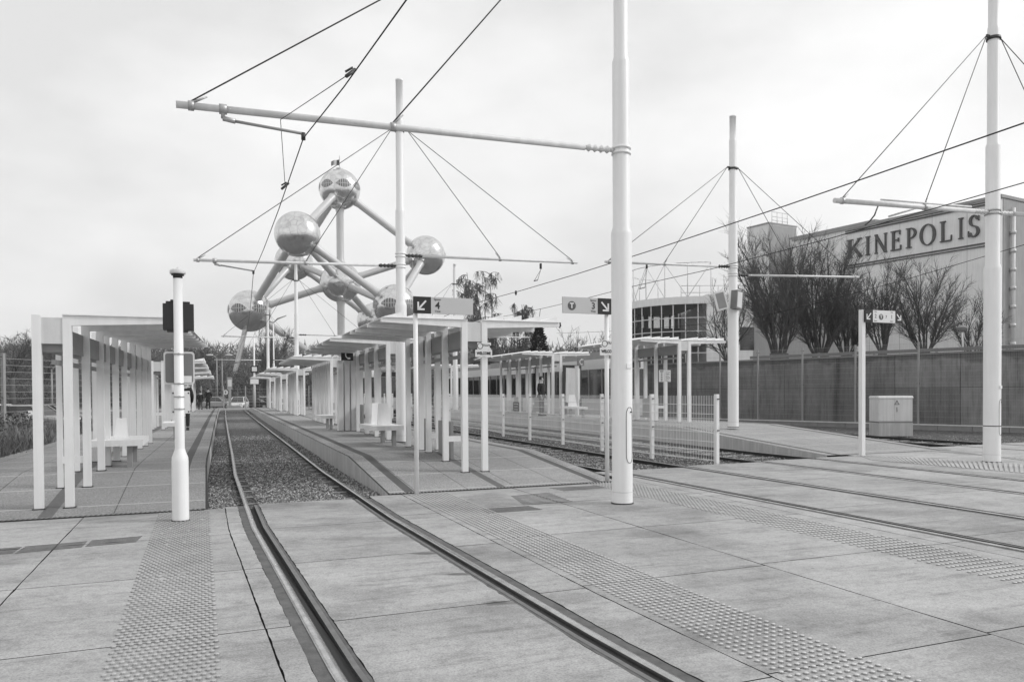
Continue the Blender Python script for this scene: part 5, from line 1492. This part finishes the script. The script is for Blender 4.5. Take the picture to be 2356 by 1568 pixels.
# ------------------------------------------------------------------ vehicles
def car(label, loc, rz, paint, L=4.1, W=1.72, Hc=1.46, group=None):
    th = thing('parked_car', label, 'car', loc, rz, group)
    m = MB(); w = W / 2
    st_ = [(-L / 2, .42, .62, .78), (-L / 2 + .15, .28, .74, .9), (-L * .28, .24, .86, .98), (-L * .12, .24, .92, 1), (L * .22, .24, .95, 1), (L * .42, .26, .93, .96), (L / 2 - .06, .32, .84, .9), (L / 2, .42, .66, .8)]
    rows = []
    for y, z0, z1, k in st_:
        x = w * k; rows.append(m.add([(-x, y, z0 + .12), (-x * .9, y, z0), (x * .9, y, z0), (x, y, z0 + .12), (x, y, z1 - .12), (x * .9, y, z1), (-x * .9, y, z1), (-x, y, z1 - .12)]))
    for a, b_ in zip(rows, rows[1:]):
        for j in range(8): m.face((a + j, a + (j + 1) % 8, b_ + (j + 1) % 8, b_ + j), 0, False)
    m.face([rows[0] + j for j in range(8)]); m.face([rows[-1] + j for j in range(8)])
    m.build('body', paint, th, fix=True)
    c = MB(); zb = .90
    b0 = [(-w * .86, -L * .20, zb), (w * .86, -L * .20, zb), (w * .86, L * .45, zb), (-w * .86, L * .45, zb)]
    t0_ = [(-w * .66, -L * .02, Hc - .06), (w * .66, -L * .02, Hc - .06), (w * .66, L * .33, Hc - .06), (-w * .66, L * .33, Hc - .06)]
    c.hexa(b0 + t0_); c.build('window', glass_dark, th)
    r_ = MB(); r_.hexa([(x * 1.02, y, z + .001) for x, y, z in t0_] + [(x * .85, y * .96, Hc) for x, y, z in t0_])
    for (a, b_) in zip(b0, t0_): r_.bar(a, b_, .07, .07)
    r_.build('roof', paint, th)
    for x in (-1, 1):
        for y in (-L * .31, L * .30):
            q = MB(); cx = x * (w - .09)
            q.lathe([(.30, -.09), (.31, -.06), (.31, .06), (.30, .09)], 20)
            for i_, v in enumerate(q.v): q.v[i_] = Vector((cx + v.z, y + v.x, .31 + v.y))
            wh = q.build('wheel', rubber, th)
            q = MB(); q.lathe([(.19, -.097), (.19, .097)], 14)
            for i_, v in enumerate(q.v): q.v[i_] = Vector((cx + v.z, y + v.x, .31 + v.y))
            q.build('rim', galv, wh)
        MB().box(x * w * .72 - .16, x * w * .72 + .16, -L / 2 + .03, -L / 2 + .12, .62, .74).build('headlight', pale, th)
        MB().box(x * w * .95 - .09, x * w * .95 + .09, -L * .17, -L * .14, .94, 1.06).build('mirror', paint, th)
    return th
cw = simple('car_white', .60, .25); cg = simple('car_grey', .13, .25, .3); cd_ = simple('car_black', .03, .2); cs = simple('car_silver', .36, .3, .4)
GC = 'cars parked beyond the tracks'
def cl_(px, Y, z=-.4): p = at(px, 900, Y); p.z = z; return p
car('silver car parked behind the left fence, right of the motorcycle', cl_(88, 43, -.55), R(80), cs, group=GC)
car('dark grey car parked behind the front post of the left shelter', cl_(126, 45, -.55), R(100), cg, group=GC)
car('white car at the far left edge behind the tall fence post', cl_(12, 47, -.55), R(95), cw, group=GC)
car('white car facing the camera at the end of the near track', cl_(548, 84), R(8), cw, L=4.0, Hc=1.5, group=GC)
car('silver car seen side on beyond the tracks, left of the round sign', cl_(508, 92), R(80), cs, group=GC)
car('black car seen side on beyond the tracks, right of the round sign', cl_(590, 90), R(85), cd_, group=GC)
car('pale car behind the far fence, left of the last white shelter', cl_(622, 96), R(60), cw, group=GC)
car('dark van shaped car behind the far fence beside the last white shelter', cl_(655, 92), R(90), cg, L=4.6, Hc=1.9, group=GC)
# motorcycle
mp = at(48, 945, 36); mp.z = -.35
mc = thing('motorcycle', 'parked dark motorcycle with pale fairing stripes behind the scrub on the left', 'motorcycle', mp, R(70))
for y in (-.68, .68):
    q = MB(); n = 20
    for i in range(n):
        a, b_ = 2 * math.pi * i / n, 2 * math.pi * (i + 1) / n
        q.tube([(0, y + .28 * math.cos(a), .32 + .28 * math.sin(a)), (0, y + .28 * math.cos(b_), .32 + .28 * math.sin(b_))], .055, 6)
    wh = q.build('wheel', rubber, mc)
MB().hexa([(-.14, -.45, .35), (.14, -.45, .35), (.14, .35, .35), (-.14, .35, .35), (-.17, -.5, .85), (.17, -.5, .85), (.12, .35, .75), (-.12, .35, .75)]).build('body', cd_, mc)
MB().hexa([(-.2, -.62, .6), (.2, -.62, .6), (.16, -.35, .7), (-.16, -.35, .7), (-.14, -.55, 1.1), (.14, -.55, 1.1), (.1, -.42, 1.0), (-.1, -.42, 1.0)]).build('fairing', cw, mc)
MB().hexa([(-.13, -.1, .78), (.13, -.1, .78), (.11, .75, .84), (-.11, .75, .84), (-.12, -.1, .9), (.12, -.1, .9), (.1, .72, .96), (-.1, .72, .96)]).build('seat', black, mc)
MB().hexa([(-.2, .5, .97), (.2, .5, .97), (.2, .85, .97), (-.2, .85, .97), (-.17, .52, 1.3), (.17, .52, 1.3), (.17, .82, 1.3), (-.17, .82, 1.3)]).build('top_box', black, mc)
m = MB(); m.tube([(-.36, -.38, 1.02), (-.1, -.46, .98), (.1, -.46, .98), (.36, -.38, 1.02)], .018, 6); m.tube([(0, -.68, .32), (0, -.48, .95)], .035, 6); m.build('fork', galv, mc)

# trams
def tram(label, s_front, s_back, t, face=-1, group='trams standing in the station'):
    L = s_back - s_front; W = 2.3
    th = thing('tram', label, 'tram', Q(s_front, t, 0), AX, group)
    dx = lambda y: dr(s_front + y) - dr(s_front)
    nseg = max(1, int(L / 9)); sl = L / nseg
    for i in range(nseg):
        y0, y1 = i * sl + (.0 if i == 0 else .25), (i + 1) * sl - (.25 if i < nseg - 1 else 0); a, b_ = dx(y0), dx(y1)
        def sec(x0, x1, z0, z1, nm, mt, ya=y0, yb=y1, ina=0, ina2=0):
            A, B = dx(ya), dx(yb)
            MB().hexa([(x0 + A, ya + ina, z0), (x1 + A, ya + ina, z0), (x1 + B, yb, z0), (x0 + B, yb, z0), (x0 + A, ya + ina2, z1), (x1 + A, ya + ina2, z1), (x1 + B, yb, z1), (x0 + B, yb, z1)]).build(nm, mt, th)
        n0 = 0
        sec(-W / 2, W / 2, .25, 1.10, 'lower_body', tram_white, ina=0)
        sec(-W / 2 + .025, W / 2 - .025, 1.101, 2.60, 'window_band', glass_dark, ina=.02, ina2=.45 if i == 0 else 0)
        sec(-W / 2, W / 2, 2.601, 3.10, 'roof_band', tram_white, ina=.45 if i == 0 else 0, ina2=.6 if i == 0 else 0)
        sec(-W / 2 + .25, W / 2 - .25, 3.101, 3.50, 'roof_equipment', tram_grey, y0 + 1.2, y1 - .5)
        sec(-W / 2 + .2, W / 2 - .2, .02, .249, 'bogie', dark_metal, y0 + 1.5, y1 - 1.5)
        k = 0
        for yy in frange(y0 + .8, y1 - .5, 1.45)[:-1]:
            sec(-W / 2 - .003, -W / 2 + .03, 1.102, 2.599, 'window_pillar', tram_grey, yy, yy + .12)
        if i < nseg - 1: sec(-W / 2 + .12, W / 2 - .12, .4, 3.0, 'bellows', rubber, y1 + .002, y1 + .498)
    MB().box(-.8, .8, .36, .42, 2.66, 2.98).build('destination_display', sign_black, th)
    text('7', 'lettering', th, sign_white, .26, -.5, 2.81, .355)
    for x in (-.85, .85): MB().box(x - .13, x + .13, -.03, .02, .55, .72).build('headlight', pale, th)
    MB().hexa([(-.6, .45, 3.101), (.6, .45, 3.101), (.6, 1.0, 3.101), (-.6, 1.0, 3.101), (-.4, .6, 3.35), (.4, .6, 3.35), (.4, .95, 3.35), (-.4, .95, 3.35)]).build('roof_fairing', tram_grey, th)
    return th
tram('long tram with dark windows standing behind the right platform shelters', 33.0, 62.0, (RD[0] + RD[1]) / 2)
tram('distant tram on the third track, its front seen between the middle shelter posts', 55.0, 73.0, (RC[0] + RC[1]) / 2 + .1)

# ------------------------------------------------------------------ people
def skin_mesh(name, nodes_, edges, mat, parent, sub=1, root=0):
    me = bpy.data.meshes.new(name); me.from_pydata([n[0] for n in nodes_], edges, [])
    o = bpy.data.objects.new(name, me); COL.objects.link(o)
    sk = o.modifiers.new('skin', 'SKIN'); sk.use_smooth_shade = True; sk.branch_smoothing = .5
    ss = o.modifiers.new('sub', 'SUBSURF'); ss.levels = ss.render_levels = sub
    for i, n in enumerate(nodes_):
        r = n[1]; v = me.skin_vertices[0].data[i]; v.radius = r if isinstance(r, tuple) else (r, r); v.use_root = (i == root)
    dg = bpy.context.evaluated_depsgraph_get(); nm = bpy.data.meshes.new_from_object(o.evaluated_get(dg))
    bpy.data.objects.remove(o); nm.materials.clear(); nm.materials.append(mat); nm.name = name
    o = bpy.data.objects.new(name, nm); COL.objects.link(o); o.parent = parent; return o
def person(label, loc, rz, H=1.75, coat=None, trousers=None, stride=.0, long_coat=False, arm_up=0.0, head_turn=0.0, cap=False):
    """figure facing local -y"""
    th = thing('person', label, 'person', loc, rz); k = H / 1.75
    coat = coat or cloth_dark; trousers = trousers or cloth_dark
    V_ = lambda x, y, z: (x * k, y * k, z * k)
    s = stride
    n = [(V_(0, 0, .95), .12 * k), (V_(0, .01, 1.12), .115 * k), (V_(0, .01, 1.32), (.15 * k, .11 * k)), (V_(0, 0, 1.46), .07 * k), (V_(0, -.005, 1.52), .052 * k), (V_(0, -.02, 1.58), .072 * k), (V_(0, -.01, 1.66), .088 * k), (V_(0, 0, 1.73), .05 * k), (V_(0, -.115, 1.60), .014 * k)]
    e = [(0, 1), (1, 2), (2, 3), (3, 4), (4, 5), (5, 6), (6, 7), (5, 8)]
    for sg in (-1, 1):
        b = len(n); q = s * sg
        n += [(V_(.09 * sg, 0, .88), .085 * k), (V_(.10 * sg, -q * .22 - .01, .48), .058 * k), (V_(.10 * sg, -q * .32 + .05 * abs(q), .09), .042 * k), (V_(.11 * sg, -q * .32 - .15, .035), .034 * k)]
        e += [(0, b), (b, b + 1), (b + 1, b + 2), (b + 2, b + 3)]
        b = len(n); f = -.10 - .25 * arm_up
        n += [(V_(.17 * sg, .01, 1.42), .058 * k), (V_(.23 * sg, .03 + q * .08, 1.13), .042 * k), (V_(.22 * sg, f + q * .18, .90 + .15 * arm_up), .03 * k), (V_(.215 * sg, f - .03 + q * .18, .84 + .15 * arm_up), (.018 * k, .032 * k))]
        e += [(3, b), (b, b + 1), (b + 1, b + 2), (b + 2, b + 3)]
        hx, hy, hz_ = n[-1][0]
        for j, (oy, ln) in enumerate(((-.03, .07), (-.012, .082), (.008, .078), (.026, .062))):
            c = len(n); n += [((hx, hy + oy * k, hz_ - .035 * k), .0085 * k), ((hx - sg * .012 * k, hy + oy * k - .006 * k, hz_ - (.035 + ln) * k), .007 * k)]; e += [(b + 3, c), (c, c + 1)]
        c = len(n); n += [((hx - sg * .015 * k, hy - .045 * k, hz_ - .015 * k), .0095 * k), ((hx - sg * .02 * k, hy - .06 * k, hz_ - .06 * k), .008 * k)]; e += [(b + 3, c), (c, c + 1)]
    body = skin_mesh('body', n, e, skin_m, th)
    # ears and hair
    hb = MB(); hb.sphere(V_(0, .012, 1.672), .098 * k, 16, 10, sc=(.95, 1.08, .92)); 
    hb.v = [v if v.z > 1.60 * k and not (v.y < -.06 * k and v.z < 1.69 * k) else Vector((v.x * .7, max(v.y, -.01), max(v.z, 1.58 * k))) for v in hb.v]
    hb.build('cap' if cap else 'hair', hair_m, body)
    # coat
    lo = .52 if long_coat else .84
    n2 = [(V_(0, 0, .98), (.185 * k, .15 * k)), (V_(0, 0, 1.2), (.175 * k, .14 * k)), (V_(0, .01, 1.36), (.19 * k, .135 * k)), (V_(0, .005, 1.47), (.10 * k, .09 * k)), (V_(0, 0, lo), (.20 * k, .17 * k)), (V_(0, 0, 1.51), .072 * k)]
    e2 = [(0, 1), (1, 2), (2, 3), (0, 4), (3, 5)]
    for sg in (-1, 1):
        b = len(n2); q = s * sg; f = -.10 - .25 * arm_up
        n2 += [(V_(.19 * sg, .01, 1.41), .085 * k), (V_(.245 * sg, .03 + q * .08, 1.13), .064 * k), (V_(.23 * sg, f + q * .18 + .02, .925 + .15 * arm_up), .048 * k)]
        e2 += [(2, b), (b, b + 1), (b + 1, b + 2)]
    skin_mesh('coat', n2, e2, coat, body)
    n3 = [(V_(0, 0, .96), (.15 * k, .125 * k))]; e3 = []
    for sg in (-1, 1):
        b = len(n3); q = s * sg
        n3 += [(V_(.095 * sg, 0, .84), .10 * k), (V_(.10 * sg, -q * .22 - .01, .48), .074 * k), (V_(.10 * sg, -q * .32 + .05 * abs(q), .10), .06 * k)]; e3 += [(0, b), (b, b + 1), (b + 1, b + 2)]
        MB().hexa([V_(.10 * sg - .05, -q * .32 - .20, .0), V_(.10 * sg + .05, -q * .32 - .20, .0), V_(.10 * sg + .05, -q * .32 + .10, .0), V_(.10 * sg - .05, -q * .32 + .10, .0),
                   V_(.10 * sg - .04, -q * .32 - .17, .07), V_(.10 * sg + .04, -q * .32 - .17, .07), V_(.10 * sg + .045, -q * .32 + .09, .11), V_(.10 * sg - .045, -q * .32 + .09, .11)]).build('shoe', black, body)
    skin_mesh('trousers', n3, e3, trousers, body)
    return th
p = at(1246, 955, 34.5); p.z = .39
person('person in a dark jacket and grey trousers waiting on the right platform behind the fence', p, R(60), 1.78, cloth_dark, cloth_mid)
p = at(425, 981, 26); p.z = zL(27.5)
person('person in black walking along the left platform, half hidden behind the signal post', p, AX + math.pi, 1.75, cloth_dark, cloth_dark, .7)
p = at(479, 934, 62); p.z = .24
person('person in a long black coat and cap walking away on the left platform', p, AX + math.pi, 1.70, cloth_dark, cloth_dark, .4, True, cap=True)
p = at(461, 935, 60); p.z = .24
person('smaller person in a dark top walking away beside the one in the long coat', p, AX + math.pi + .2, 1.45, cloth_dark, cloth_mid, .5)
p = at(142, 980, 40); p.z = -.4
person('person in a dark jacket standing behind the front post of the left shelter', p, R(-60), 1.62, cloth_dark, cloth_dark)

# ------------------------------------------------------------------ far end of the tracks
st_m = MB(); q = [Q(74, -30), Q(74, 30), Q(84, 30), Q(84, -30)]
st_m.hexa([Vector((p.x, p.y, -.5)) for p in q] + [Vector((p.x, p.y, -.02)) for p in q])
struct(st_m.build('far_pavement', coping))
ff = [Q(75, -1.5 + 1.9 * i, 0) for i in range(7)]
mesh_fence('mesh_fence', 'low mesh fence closing off the end of the tracks in front of the parked cars', ff, 2.1, lambda i: 0, galv, galv, .3, .6, 99, .006, .09, .05)
p = at(520, 933, 73); p.z = 0
rs = thing('round_sign', 'small round white sign with a dark rim at the end of the tracks', 'road sign', p)
hz_ = zat(520, 902, 73)
MB().lathe([(.03, 0), (.03, hz_)], 8).build('post', dark_metal, rs)
disc(rs, 0, hz_, .32, -.045, dark_metal, 'rim'); disc(rs, 0, hz_, .24, -.05, sign_white, 'face'); MB().box(-.04, .04, -.056, -.051, hz_ - .12, hz_ + .12).build('mark', ink, rs)
for px, y0, y1, lab in ((529, 867, 932, 'pale advertising totem standing beyond the end of the near track'),):
    p = at(px, 932, 80); p.z = -.02; tt = thing('totem', lab, 'totem', p, AX)
    zt_ = zat(px, y0, 80); MB().box(-.14, .14, -.1, .1, .0, zt_ * .6).build('plinth', cs, tt); MB().box(-.26, .26, -.12, .12, zt_ * .601, zt_).build('panel', grey_paint, tt)
    MB().box(-.18, .18, -.13, -.121, zt_ * .70, zt_ * .92).build('picture', pale, tt)
def lamp(label, px, ptop, Y, dx, group='street lamps'):
    p = at(px, 930, Y); p.z = -.3; th = thing('street_lamp', label, 'street lamp', p, 0, group); h = zat(px, ptop, Y) + .3
    MB().lathe([(.10, 0), (.06, h)], 10).build('post', grey_paint, th)
    MB().tube([(0, 0, h - .05), (dx * .5, 0, h + .25), (dx, 0, h + .35)], .04, 6).build('bracket', grey_paint, th)
    MB().sphere((dx * 1.25, 0, h + .36), .42, 12, 8, sc=(1.1, .5, .28)).build('lamp_head', pale, th)
lamp('street lamp with a pale oval head left of the monument leg', 500, 823, 95, -.7)
lamp('street lamp in front of the dark wood right of the left shelter roofs', 512, 823, 97, .7)
lamp('street lamp with a pale head showing between the front posts of the left shelter', 120, 849, 70, .6)
p = at(631, 930, 88); p.z = 0
th = thing('street_lamp', 'tall thin street lamp with two short arms rising right of the lowest left sphere', 'street lamp', p, 0, 'street lamps'); h = zat(630, 742, 88)
MB().lathe([(.14, 0), (.12, h * .5), (.08, h * .52), (.07, h)], 10).build('post', white_pole, th)
for sg in (-1, 1): MB().tube([(0, 0, h), (sg * .5, 0, h + .15 + .3 * (sg > 0)), (sg * 1.5, 0, h + .3 + .5 * (sg > 0))], [.05, .09, .05], 8).build('lamp_head', grey_paint, th)
# poster case and posters on the right platform
p = Q(31.7, 15.45, zR(31.7)); po = thing('poster_case', 'standing poster case with a pale torn poster on the right platform', 'poster case', p, AX)
MB().box(-.45, .45, 0, .12, .35, 2.3).build('case', dark_metal, po); MB().prism([(-.38, .62), (.0, .50), (.16, .66), (.24, .45), (.36, .75), (.38, 2.15), (-.34, 2.18)], lambda a, c, d: (a, d, c), -.012, -.002).build('poster', pale, po, fix=True)
MB().box(-.4, -.3, .02, .1, 0, .35).build('leg', dark_metal, po); MB().box(.3, .4, .02, .1, 0, .35).build('leg', dark_metal, po)
for pa, pb_, lab, mk in ((1516, 1528.5, 'timetable board with a dark line diagram on the nearest right shelter', 1), (1530, 1543, 'map board on the nearest right shelter, beside the timetable board', 0)):
    p = at(pa, 878, 25.9); wq = (at(pb_, 878, 25.9) - p).length; hq = zat(pa, 851, 25.9) - p.z
    q = thing('notice_board', lab, 'notice board', p, 0)
    MB().box(0, wq, -.02, 0, 0, hq).build('board', sign_white, q); m = MB()
    if mk:
        m.box(wq * .2, wq * .8, -.024, -.0205, hq * .84, hq * .94)
        for i in range(5): m.box(wq * .36, wq * .64, -.024, -.0205, hq * (.08 + i * .15), hq * (.16 + i * .15))
    else:
        for i in range(8): m.bar((wq * (.12 + .06 * (i % 3)), -.022, hq * (.12 + i * .1)), (wq * (.62 + .08 * (i % 4)), -.022, hq * (.12 + i * .1 + .1 * ((i % 3) - 1))), .004, .012)
    m.build('print', mid_grey, q)
# birds on the far trees
def bird(label, loc):
    th = thing('bird', label, 'bird', loc, 0, 'birds on the tree tops'); m = MB()
    m.sphere((0, 0, .12), .17, 10, 8, sc=(.7, 1.2, .8)); m.sphere((0, -.17, .27), .09, 8, 6); m.bar((0, .15, .08), (0, .42, -.02), .1, .03); m.tube([(0, -.24, .27), (0, -.33, .25)], [.03, .005], 5)
    m.tube([(.04, 0, 0), (.04, 0, -.12)], .012, 4); m.tube([(-.04, 0, 0), (-.04, 0, -.12)], .012, 4); m.build('body', hair_m, th)
bird('dark bird perched at the very top of the tall birch', at(1187, 677, 74)); bird('dark bird perched on the smaller birch beside the conifer', at(1288, 752, 62))

# ------------------------------------------------------------------ haze, sky and sun
hz = MB(); hz.box(-900, 900, -40, 900, -1.4, 125)
ho = hz.build('haze', []); hm = bpy.data.materials.new('haze'); hm.use_nodes = True; nt = hm.node_tree; nt.nodes.clear()
o_ = nt.nodes.new('ShaderNodeOutputMaterial'); vv = nt.nodes.new('ShaderNodeVolumePrincipled')
vv.inputs['Color'].default_value = (.9, .9, .9, 1); vv.inputs['Density'].default_value = HAZE; vv.inputs['Anisotropy'].default_value = .2
nt.links.new(vv.outputs[0], o_.inputs['Volume']); ho.data.materials.append(hm)
if HAZE > 0: ho['kind'] = 'stuff'; ho['label'] = 'thin grey winter haze filling the air over the whole station'; ho['category'] = 'haze'
else: bpy.data.objects.remove(ho)

SUN = Vector((.86, .02, .62)).normalized()
el = math.asin(SUN.z); az = math.atan2(SUN.x, SUN.y)
w = bpy.data.worlds.new('World'); SC.world = w; w.use_nodes = True; nt = w.node_tree; nt.nodes.clear()
out = nt.nodes.new('ShaderNodeOutputWorld'); bg = nt.nodes.new('ShaderNodeBackground')
sky = nt.nodes.new('ShaderNodeTexSky'); sky.sky_type = 'NISHITA'; sky.sun_disc = False; sky.sun_elevation = el; sky.sun_rotation = az; sky.dust_density = 3
bw = nt.nodes.new('ShaderNodeRGBToBW'); nt.links.new(sky.outputs[0], bw.inputs[0])
tc = nt.nodes.new('ShaderNodeTexCoord'); mp = nt.nodes.new('ShaderNodeMapping'); mp.inputs['Scale'].default_value = (1.0, 1.0, 2.2); mp.inputs['Location'].default_value = (1.35, .1, 0); nt.links.new(tc.outputs['Generated'], mp.inputs[0])
n1 = noise(nt, mp.outputs[0], 1.9, 8, .52)
cl = ramp(nt, n1, [(.38, .74), (.50, .87), (.63, .99)])
# an overcast deck hides most of the clear sky: mix cloud grey over it
c = mix(nt, .85, bw.outputs[0], mathn(nt, 'MULTIPLY', cl, CLOUD))
nt.links.new(c, bg.inputs[0]); bg.inputs[1].default_value = .10
nt.links.new(bg.outputs[0], out.inputs[0])
sl = bpy.data.lights.new('sun', 'SUN'); sl.energy = SUNE; sl.angle = R(12); so = bpy.data.objects.new('sun', sl); COL.objects.link(so)
so.rotation_euler = SUN.to_track_quat('Z', 'Y').to_euler()
SC.view_settings.view_transform = 'Standard'; SC.view_settings.look = 'None'; SC.view_settings.exposure = EXPO; SC.view_settings.gamma = 1
SC.cycles.max_bounces = 6; SC.cycles.diffuse_bounces = 3; SC.cycles.glossy_bounces = 3; SC.cycles.transparent_max_bounces = 8; SC.cycles.volume_bounces = 0
